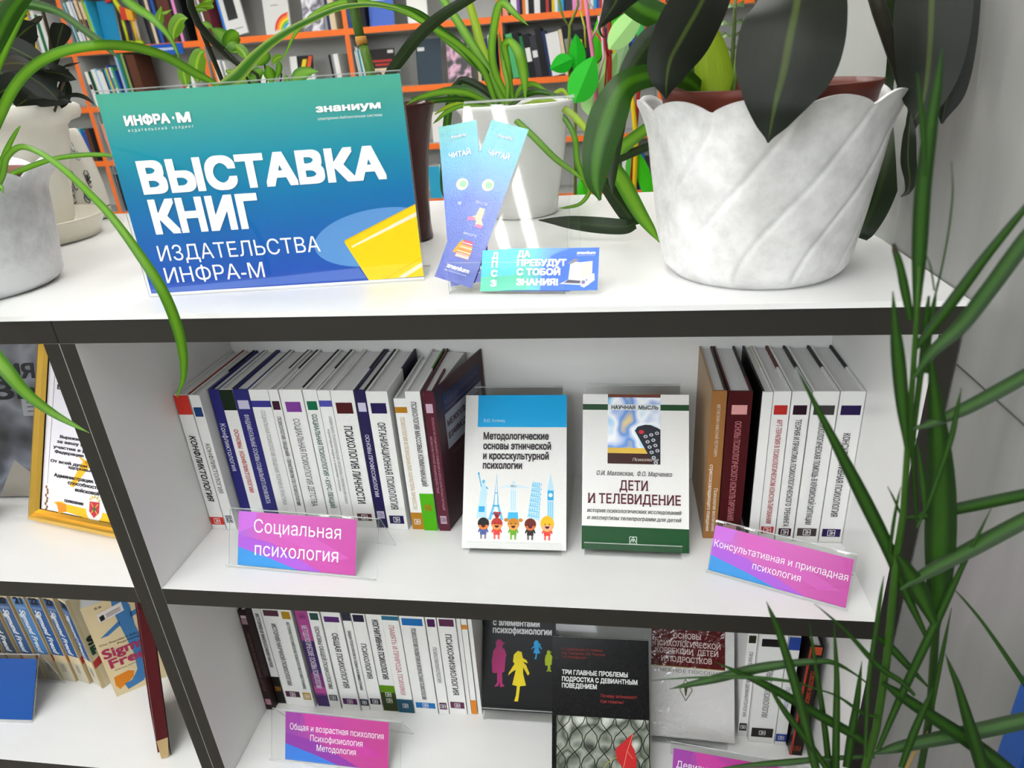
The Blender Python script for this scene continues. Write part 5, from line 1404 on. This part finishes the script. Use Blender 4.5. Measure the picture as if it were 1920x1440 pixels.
for u, v, w in ((1379, 12, 30), (1372, 45, 44), (1374, 68, 34), (1371, 92, 38)):
    for sg in (-1, 1):
        P = [at_y(u, v, .16), at_y(u + sg * w * .3, v - 3, .155 + .01 * sg), at_y(u + sg * w * .55, v + 1, .155 + .01 * sg)]
        m = MB(); m.ribbon([(P[0], .001), (P[1], .0065), (P[2], .001)], 'leaf_jade', .1, 5, 1.15); m.build('leaf', t, A0, smooth=True)

# white glossy pot with spider plant, behind the leaflet holder
B0 = Vector((.449, .455, ZT + .0003))
t = thing('potted_plant', 'spider plant in a glossy white pot seen through the leaflet holder', 'potted plant', B0)
m = MB(); m.lathe([(.054, .0), (.058, .003), (.0605, .022), (.0600, .0235), (.0655, .05), (.072, .09), (.080, .148), (.085, .1535), (.086, .158), (.083, .160), (.080, .150), (.076, .13)], 'e2e2de|.16', n=64); m.build('pot', t, smooth=True)
m = MB(); m.disc((0, 0, .132), .0765, 'soil'); m.build('soil', t)
S = 'leaf_spider'
SP = [([(930, 195, .45, 9), (905, 130, .44, 13), (865, 88, .43, 12), (815, 55, .41, 11), (760, 22, .39, 11), (700, 7, .37, 10), (645, 4, .36, 9), (595, 22, .35, 8), (556, 60, .345, 6), (538, 95, .345, 4), (530, 116, .345, 1)], S),
      ([(935, 195, .46, 10), (912, 140, .45, 15), (868, 90, .44, 14), (820, 50, .43, 12), (785, 24, .42, 10), (748, 10, .41, 5), (735, 10, .41, 1)], 'leaf_broad'),
      ([(945, 195, .45, 12), (925, 150, .45, 17), (892, 95, .46, 17), (858, 40, .47, 16), (825, -10, .48, 14), (800, -50, .49, 8)], S),
      ([(948, 195, .47, 12), (930, 150, .48, 16), (905, 95, .49, 17), (890, 40, .5, 16), (872, -20, .5, 13)], 'leaf_lime'),
      ([(950, 195, .46, 10), (925, 150, .46, 14), (880, 110, .45, 13), (850, 85, .45, 12), (822, 62, .45, 10), (800, 46, .45, 3)], S),
      ([(958, 195, .45, 10), (930, 140, .44, 14), (922, 95, .43, 15), (927, 45, .425, 15), (935, 12, .42, 15), (946, 7, .415, 14), (962, 22, .41, 12), (978, 37, .41, 7), (991, 48, .41, 1)], S),
      ([(962, 195, .45, 9), (956, 150, .45, 10), (949, 105, .445, 13), (946, 86, .44, 14), (956, 78, .43, 15), (972, 98, .42, 20), (980, 130, .42, 19), (984, 160, .42, 12), (985, 188, .42, 3)], S),
      ([(925, 198, .43, 8), (880, 176, .4, 12), (835, 172, .37, 12), (790, 182, .34, 9), (762, 196, .33, 2)], S),
      ([(925, 198, .44, 8), (870, 186, .42, 10), (820, 188, .40, 10), (775, 197, .38, 7), (752, 206, .37, 2)], 'leaf_broad'),
      ([(928, 196, .46, 8), (880, 168, .47, 12), (840, 170, .48, 14), (800, 180, .49, 10), (770, 184, .49, 3)], 'leaf_broad'),
      ([(920, 200, .42, 6), (870, 198, .39, 8), (838, 210, .36, 8), (820, 225, .35, 5), (812, 232, .35, 1)], S),
      ([(915, 200, .43, 6), (858, 195, .40, 7), (830, 205, .38, 6), (815, 215, .375, 2)], 'leaf_lime'),
      ([(920, 190, .5, 9), (880, 160, .53, 14), (852, 165, .55, 14), (840, 215, .56, 15), (834, 290, .56, 15), (832, 350, .555, 13), (836, 378, .55, 3)], 'leaf_broad'),
      ([(935, 198, .42, 6), (952, 212, .385, 10), (994, 250, .368, 12), (1040, 296, .36, 12), (1075, 322, .358, 9), (1096, 340, .358, 2)], S),
      ([(975, 200, .44, 6), (1020, 188, .43, 9), (1060, 205, .42, 13), (1090, 232, .41, 13), (1112, 262, .405, 9), (1122, 290, .4, 2)], 'leaf_lime'),
      ([(985, 198, .47, 6), (1025, 186, .47, 7), (1045, 172, .47, 8), (1056, 170, .47, 8), (1066, 182, .47, 5), (1070, 190, .47, 1)], 'leaf_lime'),
      ([(985, 200, .45, 6), (1040, 205, .43, 9), (1075, 250, .42, 11), (1082, 300, .42, 12), (1094, 335, .42, 11), (1104, 360, .42, 9), (1088, 382, .415, 7), (1062, 389, .41, 5), (1048, 390, .41, 1)], 'leaf_strap'),
      ([(955, 200, .44, 7), (985, 178, .43, 11), (1010, 172, .42, 11), (1040, 178, .415, 7), (1062, 184, .41, 2)], 'leaf_broad'),
      ([(960, 198, .46, 6), (976, 165, .47, 10), (1000, 158, .48, 10), (1020, 168, .48, 7), (1034, 176, .48, 2)], S),
      ([(938, 196, .47, 9), (905, 165, .49, 14), (865, 150, .5, 13), (856, 175, .5, 10), (852, 195, .5, 3)], 'leaf_deep'),
      ([(950, 196, .44, 6), (952, 160, .44, 9), (944, 120, .445, 9), (938, 80, .45, 6), (936, 60, .45, 1)], S)]
for pts, key in SP:
    blade(t, 'leaf', pts, key, .25)

# dark brown tall vase with a cane and a strap leaf, behind the sign
V0 = Vector((.308, .3, ZT + .0003))
t = thing('potted_plant', 'green cane and dark strap leaves in a glossy dark brown vase behind the sign', 'potted plant', V0)
m = MB(); m.lathe([(.034, .0), (.0385, .003), (.0375, .02), (.0385, .06), (.044, .11), (.052, .150), (.0585, .170), (.0590, .1735), (.0560, .1735), (.0500, .155)], '3a1a18|.16', n=64); m.build('vase', t, smooth=True)
m = MB(); m.disc((0, 0, .156), .0505, 'soil'); m.build('soil', t)
cn = stalk(t, 'cane', [(722, 235, .3, 19), (698, 150, .3, 19), (688, 110, .3, 18), (680, 82, .3, 17)], '4f6f2a|.35', 12)
stalk(t, 'cane', [(677, 76, .3, 17), (668, 40, .3, 19), (660, 0, .3, 20), (652, -50, .3, 20)], '3f5a24|.35', 12)
stalk(t, 'node_tie', [(680, 84, .3, 21), (677, 74, .3, 22), (676, 68, .3, 20)], 'b0803a|.5', 10, 'tan fibre tie round the cane')
blade(t, 'leaf', [(745, 200, .29, 12), (728, 150, .285, 18), (755, 105, .28, 22), (790, 62, .27, 22), (835, 25, .26, 20), (885, -5, .25, 16), (930, -30, .245, 8)], 'leaf_deep', .25)
blade(t, 'leaf', [(720, 210, .30, 10), (560, 190, .22, 10), (420, 175, .19, 16), (450, 138, .19, 22), (490, 95, .19, 17), (535, 62, .19, 13), (585, 36, .195, 11), (640, 14, .2, 9), (695, 9, .2, 7), (745, 17, .2, 4), (775, 30, .2, 1)], 'leaf_variegated', .25)
stalk(t, 'stem', [(672, -50, .3, 7), (664, 20, .302, 8), (672, 60, .303, 6), (680, 80, .303, 3)], '2f3a1c|.4')

# pothos with dark vines behind the sign's left half
C0 = Vector((.055, .27, ZT + .0003))
t = thing('potted_plant', 'pothos with small yellow green leaves on dark vines behind the left half of the sign', 'potted plant', C0)
m = MB(); m.lathe([(.045, 0), (.050, .004), (.062, .10), (.066, .125), (.063, .126), (.058, .11)], '6a4a3a|.4', n=40); m.build('pot', t, smooth=True)
m = MB(); m.disc((0, 0, .112), .058, 'soil'); m.build('soil', t)
VN = '1f2418|.45'
for pts in ([(500, 215, .27, 9), (470, 138, .26, 9), (432, 108, .25, 12), (400, 78, .24, 14), (372, 45, .23, 14), (358, 12, .22, 14), (350, -40, .21, 12)],
            [(480, 215, .28, 7), (420, 160, .29, 8), (400, 110, .29, 9), (380, 62, .285, 9), (368, 30, .28, 8)],
            [(495, 215, .26, 4), (455, 130, .25, 4), (420, 92, .24, 4)], [(505, 215, .26, 4), (482, 140, .25, 6), (462, 128, .25, 5), (440, 112, .25, 4)],
            [(505, 215, .27, 3), (500, 150, .26, 3), (496, 120, .26, 3)], [(515, 215, .27, 3), (528, 140, .26, 3), (522, 122, .26, 2)]):
    stalk(t, 'stem', pts, VN)
for pts, k_ in (([(352, 34, 2), (338, 36, 22), (328, 52, 26), (325, 68, 14), (327, 74, 1)], 0), ([(388, 20, 2), (376, 17, 10), (366, 19, 12), (358, 24, 2)], 0), ([(360, 18, 2), (380, 12, 12), (396, 12, 10), (399, 16, 2)], 0),
               ([(384, 95, 2), (374, 102, 24), (368, 125, 30), (370, 145, 18), (372, 156, 1)], 0), ([(352, 128, 2), (344, 130, 20), (346, 146, 22), (349, 158, 10), (350, 164, 1)], 0),
               ([(394, 52, 2), (408, 60, 22), (425, 72, 30), (440, 84, 22), (446, 88, 1)], 1), ([(448, 62, 2), (440, 66, 26), (432, 82, 30), (440, 94, 16), (445, 99, 1)], 1), ([(438, 84, 2), (450, 92, 20), (460, 104, 16), (463, 114, 1)], 0),
               ([(302, 12, 2), (300, 26, 13), (297, 40, 16), (294, 52, 1)], 0), ([(322, 18, 1), (310, 24, 6), (302, 25, 3), (298, 26, 1)], 0), ([(500, 92, 2), (497, 104, 24), (488, 116, 20), (482, 124, 1)], 1), ([(510, 122, 2), (516, 112, 12), (526, 106, 10), (530, 105, 1)], 0),
               ([(500, 122, 2), (505, 134, 22), (508, 146, 20), (510, 158, 4)], 1), ([(522, 112, 2), (524, 124, 12), (522, 138, 10), (520, 148, 1)], 1), ([(548, 158, 14), (560, 142, 26), (578, 134, 18), (598, 134, 1)], 1), ([(538, 156, 10), (537, 146, 9), (535, 140, 1)], 1),
               ([(378, 8, 2), (388, 2, 14), (396, 0, 10), (399, -8, 1)], 0), ([(438, 130, 1), (432, 134, 10), (426, 134, 6), (424, 130, 1)], 0), ([(375, 45, 1), (384, 46, 14), (394, 50, 10), (398, 54, 1)], 1), ([(470, 158, 20), (480, 140, 22), (488, 132, 14), (490, 128, 1)], 1),
               ([(420, 162, 24), (440, 150, 30), (470, 146, 20), (490, 150, 4)], 1), ([(455, 150, 8), (448, 136, 10), (440, 128, 2)], 0)):
    blade(t, 'leaf', pts, ('leaf_pothos', 'leaf_strap')[k_], .2, (.25, -.3)[k_], Y=.235 + .02 * k_)

# ribbed white urn on a cream saucer with dark leaves, at the left
U0 = Vector((-.352, .375, ZT + .0003))
t = thing('potted_plant', 'dark leaved plant in a ribbed ivory urn on a cream saucer at the left end', 'potted plant', U0)
m = MB(); m.lathe([(.085, 0), (.112, .002), (.114, .012), (.124, .030), (.127, .034), (.123, .035), (.112, .017), (.10, .009)], 'e0dbcb|.3', n=72); m.build('saucer', t, smooth=True)
m = MB(); m.lathe([(.058, .0095), (.072, .012), (.080, .03), (.088, .075), (.096, .115), (.098, .117), (.098, .121), (.1005, .123), (.1005, .127), (.103, .129), (.103, .134), (.106, .140), (.110, .168), (.116, .174), (.130, .178), (.1345, .186), (.1340, .196), (.128, .200), (.118, .199), (.112, .185)], 'e2dfd4|.28', n=72); m.build('urn', t, smooth=True)
m = MB(); m.disc((0, 0, .187), .113, 'soil'); m.build('soil', t)
for pts, k_, Y in (([(104, 112, 3), (107, 88, 16), (112, 66, 32), (117, 50, 30), (118, 43, 4)], 0, .33), ([(20, 100, 8), (30, 75, 40), (46, 58, 46), (60, 48, 20), (68, 44, 2)], 0, .30), ([(-30, 60, 10), (0, 78, 34), (40, 98, 44), (75, 118, 30), (92, 130, 3)], 0, .27),
                  ([(60, 132, 10), (85, 134, 26), (112, 138, 30), (132, 145, 14), (144, 150, 1)], 0, .31), ([(20, 120, 14), (50, 140, 40), (80, 160, 46), (100, 178, 24), (108, 188, 3)], 0, .29), ([(-30, 130, 10), (0, 122, 20), (30, 118, 26), (55, 122, 16), (66, 128, 2)], 1, .26),
                  ([(72, 68, 3), (62, 72, 9), (60, 86, 10), (66, 104, 8), (72, 116, 2)], 1, .31), ([(-20, 190, 20), (10, 168, 44), (45, 160, 50), (80, 170, 30), (100, 182, 3)], 0, .33), ([(30, 200, 20), (60, 182, 40), (95, 180, 36), (120, 186, 20), (134, 192, 2)], 0, .34), ([(-20, 110, 20), (5, 140, 50), (30, 165, 50), (50, 190, 20)], 0, .36),
                  ([(110, 185, 4), (140, 178, 8), (162, 184, 7), (182, 200, 1)], 0, .32), ([(116, 126, 2), (130, 122, 5), (150, 117, 1)], 1, .32), ([(-20, 50, 10), (5, 40, 24), (30, 30, 26), (50, 28, 4)], 0, .34), ([(90, 150, 8), (100, 120, 14), (108, 100, 12), (110, 92, 2)], 0, .36), ([(40, 60, 4), (60, 45, 10), (74, 34, 8), (80, 30, 1)], 1, .33),
                  ([(120, 140, 6), (122, 165, 22), (116, 190, 20), (112, 205, 3)], 0, .38), ([(60, 100, 8), (40, 125, 44), (20, 150, 50), (0, 180, 20)], 1, .4), ([(95, 105, 8), (80, 135, 50), (70, 160, 50), (60, 185, 20)], 0, .4)):
    blade(t, 'leaf', pts, ('leaf_dark', 'leaf_brown')[k_], .15, .15, Y=Y)
for pts in ([(85, 215, .37, 7), (96, 120, .35, 6), (94, 70, .34, 6), (80, 20, .34, 6), (72, -30, .34, 5)], [(60, 215, .37, 6), (70, 110, .33, 5), (105, 92, .33, 4)], [(40, 215, .37, 8), (42, 120, .33, 6), (34, 60, .32, 5)], [(100, 215, .37, 5), (118, 160, .34, 4), (128, 130, .33, 3)]):
    stalk(t, 'stem', pts, '3f3524|.5')

# small patterned jar behind the urn
t = thing('jar', 'small white jar with black line drawings behind the ivory urn', 'jar', (-.372, .548, ZT + .0003))
m = MB()
jk = 'e0ddd2|.25'
m.lathe([(.040, 0), (.044, .002), (.045, .02), (.0451, .0205), (.0452, .0222), (.0440, .06), (.039, .105), (.033, .140), (.029, .155), (.026, .157)], jk, n=48, keys=['1c1b1a|.4', jk, jk, '1c1b1a|.4', jk, jk, jk, jk, jk])
m.build('body', t, smooth=True)
m = MB()
for q in range(26):
    a_ = random.uniform(-2.3, -.2); z = random.uniform(.03, .13); r = .0448 - max(0, z - .06) * .12 + .0006
    pts = []
    for s_ in range(7):
        aa = a_ + .10 * math.cos(s_) * (1 if q % 2 else .6); zz = z + .008 * math.sin(s_ * .95)
        pts.append((Vector((r * math.cos(aa), r * math.sin(aa), zz)), .0007))
    m.tube(pts, '23221f|.4' if q % 3 else '6f86a0|.4', 4)
m.build('line_drawing', t)

# grey marbled pot at the left front with arching strap leaves
E0 = Vector((-.188, .104, ZT + .0003))
t = thing('potted_plant', 'grey marbled scalloped pot with long arching strap leaves at the left front', 'potted plant', E0)
swirl_pot(.113, .097, .142, 9, 'pot_grey', .0, th0=math.radians(-4), flare=.014, amp=.013).build('pot', t, smooth=True)
m = MB(); m.lathe([(.080, .006), (.098, .128), (.100, .134), (.097, .134), (.092, .12)], '6a3826|.4', n=40); m.build('inner_pot', t, smooth=True)
m = MB(); m.disc((0, 0, .122), .092, 'soil'); m.build('soil', t)
L = 'leaf_strap'
blade(t, 'leaf', [(-60, 390, .10, 10), (-30, 290, .08, 16), (2, 212, .065, 18), (28, 162, .06, 18), (62, 125, .05, 18), (112, 98, .045, 18), (180, 85, .04, 18), (250, 88, .08, 17), (310, 106, .12, 17), (360, 134, .15, 16), (404, 158, .17, 10), (440, 190, .18, 3)], L, .22)
blade(t, 'leaf', [(-30, 130, .02, 22), (0, 62, .02, 30), (20, 22, .025, 32), (45, -10, .03, 28), (70, -40, .03, 20)], 'leaf_broad', .22)
blade(t, 'leaf', [(-20, 20, .14, 14), (25, 6, .14, 18), (70, 10, .14, 18), (112, 24, .14, 14), (152, 52, .14, 14), (190, 80, .14, 14), (212, 100, .14, 6), (222, 110, .14, 1)], 'leaf_broad', .22)
blade(t, 'leaf', [(-40, 400, .09, 9), (-6, 350, .08, 12), (2, 310, .075, 11), (16, 274, .07, 9), (30, 248, .07, 6), (38, 236, .07, 2)], L, .25)
blade(t, 'leaf', [(-40, 420, .08, 8), (2, 335, .05, 11), (12, 297, .04, 11), (36, 276, .03, 11), (68, 283, .01, 11), (110, 310, -.01, 12), (160, 355, -.03, 13), (212, 410, -.045, 15), (262, 478, -.055, 18), (302, 540, -.06, 20), (328, 600, -.06, 20), (342, 655, -.06, 17), (344, 705, -.06, 11), (332, 745, -.06, 2)], L, .25)
blade(t, 'leaf', [(-30, 380, .11, 6), (5, 337, .10, 8), (50, 315, .10, 10), (100, 298, .10, 9), (150, 291, .10, 9), (190, 290, .10, 8), (225, 294, .10, 4)], L, .25)
blade(t, 'leaf', [(-60, 470, .06, 14), (-70, 560, -.02, 24), (-30, 640, -.07, 28), (10, 692, -.085, 26), (50, 738, -.09, 20), (95, 772, -.09, 15), (135, 795, -.09, 9), (168, 812, -.09, 1)], L, .2)
blade(t, 'leaf', [(-40, 420, .03, 6), (-12, 370, .015, 10), (-2, 350, .01, 9), (3, 352, .005, 6), (6, 362, .003, 2)], L, .2)
blade(t, 'leaf', [(-60, 260, .22, 8), (90, -60, .2, 14), (205, -25, .19, 16), (246, 8, .185, 17), (287, 36, .18, 14), (318, 70, .18, 9), (332, 98, .18, 5), (336, 112, .18, 1)], L, .25)

# paper leaf tree standing on the floor behind the worktop
H0 = Vector((.70, 1.35, FLOOR_Z))
t = thing('paper_leaf_tree', 'painted twigs hung with green paper leaves, in front of the far bookcases', 'decoration', H0)
m = MB(); m.lathe([(.08, 0), (.10, .005), (.12, .25), (.09, .42), (.075, .46), (.07, .46), (.075, .40)], '8a8478|.4', n=40); m.build('floor_vase', t, smooth=True)
base = (1150, 640)
PK, RD, YW, GN = 'd07a96|.5', 'a82c26|.5', 'd8b818|.5', '6a7a2c|.5'
for pts, c_ in (([(1128, 640, 1.35, 7), (1124, 300, 1.32, 8), (1119, 200, 1.3, 9), (1111, 100, 1.3, 8), (1104, 50, 1.3, 8), (1096, -20, 1.3, 8)], PK), ([(1110, 72, 1.3, 5), (1121, 50, 1.28, 4), (1140, -10, 1.28, 4)], 'e0a0b8|.5'), ([(1115, 20, 1.28, 3), (1106, 6, 1.28, 3), (1098, -12, 1.28, 3)], 'e0a0b8|.5'), ([(1122, 150, 1.3, 4), (1132, 105, 1.28, 5), (1128, 60, 1.28, 5), (1122, 30, 1.28, 4)], 'e6b8c8|.5'),
               ([(1140, 640, 1.35, 8), (1142, 200, 1.3, 9), (1143, 120, 1.3, 9), (1142, 60, 1.3, 8), (1144, -20, 1.3, 7)], RD), ([(1143, 110, 1.3, 4), (1130, 80, 1.28, 4), (1118, 62, 1.28, 4)], RD), ([(1134, 170, 1.3, 4), (1138, 110, 1.28, 3), (1132, 60, 1.28, 4), (1130, 20, 1.28, 3)], RD), ([(1184, 350, 1.3, 8), (1196, 180, 1.3, 8), (1206, 100, 1.3, 8), (1216, 20, 1.3, 8)], RD),
               ([(1170, 640, 1.33, 9), (1190, 345, 1.28, 9), (1193, 262, 1.26, 10), (1187, 200, 1.26, 9), (1182, 150, 1.26, 6)], YW), ([(1194, 262, 1.26, 5), (1203, 245, 1.25, 4)], YW),
               ([(1078, 640, 1.4, 6), (1079, 180, 1.35, 6), (1070, 150, 1.32, 7), (1065, 110, 1.32, 6), (1068, 60, 1.32, 6), (1068, 48, 1.32, 6), (1076, 30, 1.32, 5), (1084, 10, 1.32, 5), (1082, -20, 1.32, 4)], GN), ([(1068, 52, 1.32, 4), (1058, 36, 1.32, 3), (1052, 20, 1.32, 5), (1046, -10, 1.32, 5)], GN), ([(1098, 90, 1.32, 4), (1096, 50, 1.32, 4), (1088, 20, 1.32, 4)], 'a8a838|.5')):
    stalk(t, 'twig', pts, c_, 7)
G1, G2, G3, G4 = '18a81e|.6', '2fb82f|.6', 'a6d886|.6', '3fc21a|.6'


def paper_leaf(cx, cz, w, l, rot, key, Y, fold=.25):
    c = at_y(cx, cz, Y); k_ = (c - CAM).dot(R_FWD) / F_PX
    m = MB(); n_ = 10
    ca, sa = math.cos(rot), math.sin(rot)
    rows = []
    for j in range(n_ + 1):
        f = j / n_
        hw = .5 * w * k_ * max(0.02, math.sin(math.pi * f ** .8)) ** .75
        rows.append([(-hw, f), (0, f), (hw, f)])
    i0 = len(m.v)
    for r_ in rows:
        for a_, f in r_:
            zz = (f - .5) * l * k_
            m.v.append((c.x + a_ * ca - zz * sa, c.y + abs(a_) * fold, c.z + a_ * sa + zz * ca))
    for j in range(n_):
        for q in range(2):
            a_ = i0 + j * 3 + q; m.f.append((a_, a_ + 1, a_ + 4, a_ + 3)); m.m.append(m.k(key))
    return m.build('paper_leaf', t, H0)


for a_ in ((1052, 120, 34, 44, 1.9, G1, 1.28), (1082, 100, 32, 64, .05, G1, 1.3), (1095, 150, 56, 86, -.45, G2, 1.24), (1174, 52, 46, 94, -.75, G3, 1.22), (1122, 72, 26, 84, -.1, G4, 1.34), (1154, 48, 32, 84, .0, G4, 1.36), (1136, 132, 40, 70, -.6, G3, 1.36), (1162, 122, 34, 90, -.3, 'b8dcae|.6', 1.4), (1204, 48, 26, 70, .2, '4ac06a|.6', 1.32),
           (1216, 130, 30, 56, .1, G4, 1.3), (1208, 330, 26, 90, .25, G4, 1.28), (1186, 300, 22, 70, -.2, '4aa83a|.6', 1.3), (1112, 185, 44, 60, -.3, G3, 1.3), (1170, 180, 30, 60, .3, '6acc7a|.6', 1.36), (1094, 360, 26, 60, .1, G4, 1.3), (1115, 380, 22, 50, -.3, G1, 1.3)):
    paper_leaf(*a_)

# tall sedge in front of the right end of the unit
G0 = Vector((.80, -.262, FLOOR_Z))
t = thing('potted_plant', 'tall sedge with long narrow leaves in front of the right side of the shelves', 'potted plant', G0)
gz = .70
m = MB(); m.lathe([(.075, 0), (.082, .004), (.094, gz - .01), (.096, gz), (.092, gz), (.088, gz - .03)], 'a8a49a|.4', n=40); m.build('planter', t, smooth=True)
m = MB(); m.disc((0, 0, gz - .025), .0885, 'soil'); m.build('soil', t)
SG = '2c4e14|.5'
sb = Vector((.795, -.255, FLOOR_Z + gz - .03))


def to_px(P):
    d = P - CAM; zc = d.dot(R_FWD)
    return (960 + F_PX * d.dot(R_RIGHT) / zc, 720 + F_PX * d.dot(R_DOWN) / zc)


bu, bv = to_px(sb)
stalk(t, 'stem', [(bu, bv, -.255, 14), (1622, 1440, -.25, 14), (1643, 1366, -.25, 14), (1662, 1244, -.25, 14), (1683, 1030, -.25, 13), (1694, 960, -.25, 12), (1702, 835, -.25, 11), (1711, 713, -.25, 10), (1719, 590, -.25, 9), (1724, 500, -.25, 6)], SG)
stalk(t, 'stem', [(bu + 70, bv, -.24, 14), (1729, 1427, -.235, 12), (1744, 1336, -.235, 14), (1754, 1183, -.23, 14), (1756, 1030, -.23, 12), (1753, 900, -.23, 9), (1748, 760, -.23, 6)], '223c12|.5')
stalk(t, 'stem', [(bu + 20, bv, -.25, 8), (1700, 1440, -.24, 8), (1712, 1415, -.24, 7), (1727, 1395, -.24, 4), (1740, 1370, -.24, 2)], '8a7448|.6', label='dry brown stub')
K = 'leaf_sedge'
Y0 = -.255
SEDGE = [[(1718, 590, 12), (1724, 470, 26), (1730, 360, 28), (1744, 240, 25), (1757, 160, 17), (1766, 92, 3)], [(1735, 330, 6), (1732, 260, 11), (1727, 200, 9), (1720, 135, 2)], [(1707, 600, 12), (1696, 545, 16), (1688, 505, 14), (1681, 480, 12), (1677, 466, 9)],
         [(1700, 840, 8), (1692, 760, 22), (1684, 670, 24), (1678, 605, 14), (1674, 546, 2)], [(1712, 660, 5), (1735, 632, 16), (1780, 575, 21), (1845, 487, 18), (1905, 412, 14), (1960, 345, 8)], [(1711, 712, 5), (1745, 662, 20), (1800, 610, 28), (1855, 540, 30), (1925, 445, 30), (1990, 370, 20)],
         [(1742, 590, 3), (1757, 540, 3.5), (1776, 450, 3.5), (1786, 365, 3), (1784, 303, 1)], [(1752, 545, 3), (1745, 500, 3), (1734, 472, 1)], [(1706, 806, 4), (1745, 793, 15), (1815, 762, 25), (1925, 702, 27), (2010, 650, 20)], [(1719, 990, 4), (1748, 925, 9), (1783, 822, 10), (1795, 765, 7), (1803, 727, 1)],
         [(1694, 972, 4), (1740, 966, 17), (1815, 951, 22), (1925, 928, 22), (2000, 912, 14)], [(1688, 1105, 5), (1735, 1074, 21), (1822, 1027, 28), (1925, 972, 28), (2000, 935, 18)], [(1740, 1200, 8), (1700, 1115, 17), (1665, 1028, 24), (1615, 926, 25), (1545, 790, 13), (1513, 728, 6), (1491, 686, 1)],
         [(1716, 1304, 6), (1690, 1278, 10), (1647, 1248, 11), (1592, 1189, 7), (1555, 1155, 4), (1527, 1132, 1)], [(1560, 1500, 12), (1546, 1366, 11), (1533, 1275, 9), (1524, 1215, 6), (1518, 1167, 1)], [(1566, 1500, 14), (1568, 1360, 13), (1569, 1275, 10), (1566, 1210, 6), (1564, 1163, 1)],
         [(1588, 1440, 14), (1597, 1380, 15), (1606, 1325, 12), (1612, 1275, 7), (1616, 1240, 1)], [(1545, 1500, 14), (1526, 1430, 16), (1507, 1349, 17), (1484, 1263, 17), (1460, 1185, 13), (1446, 1150, 7), (1437, 1128, 1)], [(1640, 1292, 3), (1600, 1262, 4), (1560, 1242, 9), (1512, 1241, 12), (1421, 1253, 18), (1340, 1273, 15), (1290, 1284, 9), (1255, 1292, 1)],
         [(1650, 1345, 6), (1617, 1336, 7), (1570, 1305, 4), (1525, 1290, 3), (1486, 1278, 5), (1408, 1270, 7), (1304, 1270, 4), (1221, 1276, 1)], [(1625, 1395, 14), (1591, 1373, 17), (1525, 1336, 18), (1460, 1298, 16), (1400, 1268, 11), (1338, 1240, 1)], [(1560, 1460, 10), (1544, 1432, 11), (1507, 1380, 13), (1473, 1336, 11), (1450, 1300, 6), (1437, 1275, 1)],
         [(1640, 1418, 6), (1565, 1421, 9), (1460, 1430, 12), (1390, 1436, 7), (1340, 1442, 1)], [(1655, 1280, 6), (1690, 1304, 19), (1750, 1344, 24), (1820, 1390, 28), (1890, 1445, 30), (1960, 1510, 24)], [(1636, 1414, 4), (1680, 1402, 18), (1744, 1388, 24), (1836, 1370, 28), (1930, 1349, 28), (2000, 1335, 18)],
         [(1870, 1500, 24), (1845, 1440, 26), (1820, 1362, 21), (1798, 1290, 13), (1782, 1250, 7), (1773, 1226, 1)], [(1960, 1345, 12), (1920, 1281, 10), (1850, 1178, 6), (1810, 1128, 4), (1784, 1100, 1)], [(1645, 1408, 8), (1695, 1293, 14), (1753, 1171, 15), (1805, 1061, 9), (1838, 995, 5), (1860, 950, 1)],
         [(1740, 1287, 4), (1705, 1250, 13), (1671, 1214, 15), (1648, 1196, 8), (1640, 1192, 1)], [(1622, 1420, 6), (1628, 1280, 8), (1645, 1160, 8), (1652, 1110, 5), (1657, 1080, 1)], [(1692, 972, 4), (1676, 935, 4), (1664, 912, 1)], [(1668, 1040, 6), (1676, 980, 6), (1684, 935, 4), (1689, 913, 1)], [(1752, 1190, 12), (1757, 1100, 40), (1760, 1010, 52), (1762, 900, 46), (1755, 780, 28), (1748, 700, 14), (1745, 655, 2)],
         [(1735, 965, 4), (1731, 915, 13), (1724, 860, 8), (1718, 822, 1)], [(1720, 980, 6), (1712, 850, 8), (1722, 740, 10), (1732, 660, 12), (1737, 600, 12), (1742, 555, 4)], [(1756, 1180, 12), (1722, 1110, 36), (1695, 1060, 20), (1680, 1040, 4)], [(1748, 1330, 6), (1760, 1260, 8), (1772, 1200, 6), (1784, 1140, 1)],
         [(1690, 1440, 10), (1712, 1380, 14), (1735, 1325, 10), (1750, 1290, 2)], [(1735, 700, 10), (1742, 620, 10), (1750, 580, 7), (1757, 530, 1)]]
for i, pts in enumerate(SEDGE):
    blade(t, 'leaf', pts, K, .3, (.0, .35, -.3)[i % 3], Y=Y0 + (.006, -.006, .012, .0)[i % 4], wid=(1, 1.06, 1.05)[i % 3])
blade(t, 'leaf_tip', [(1679, 476, 10), (1677, 466, 9), (1675, 457, 5)], 'b07a3a|.6' if False else 'leaf_brown', .2, Y=Y0)
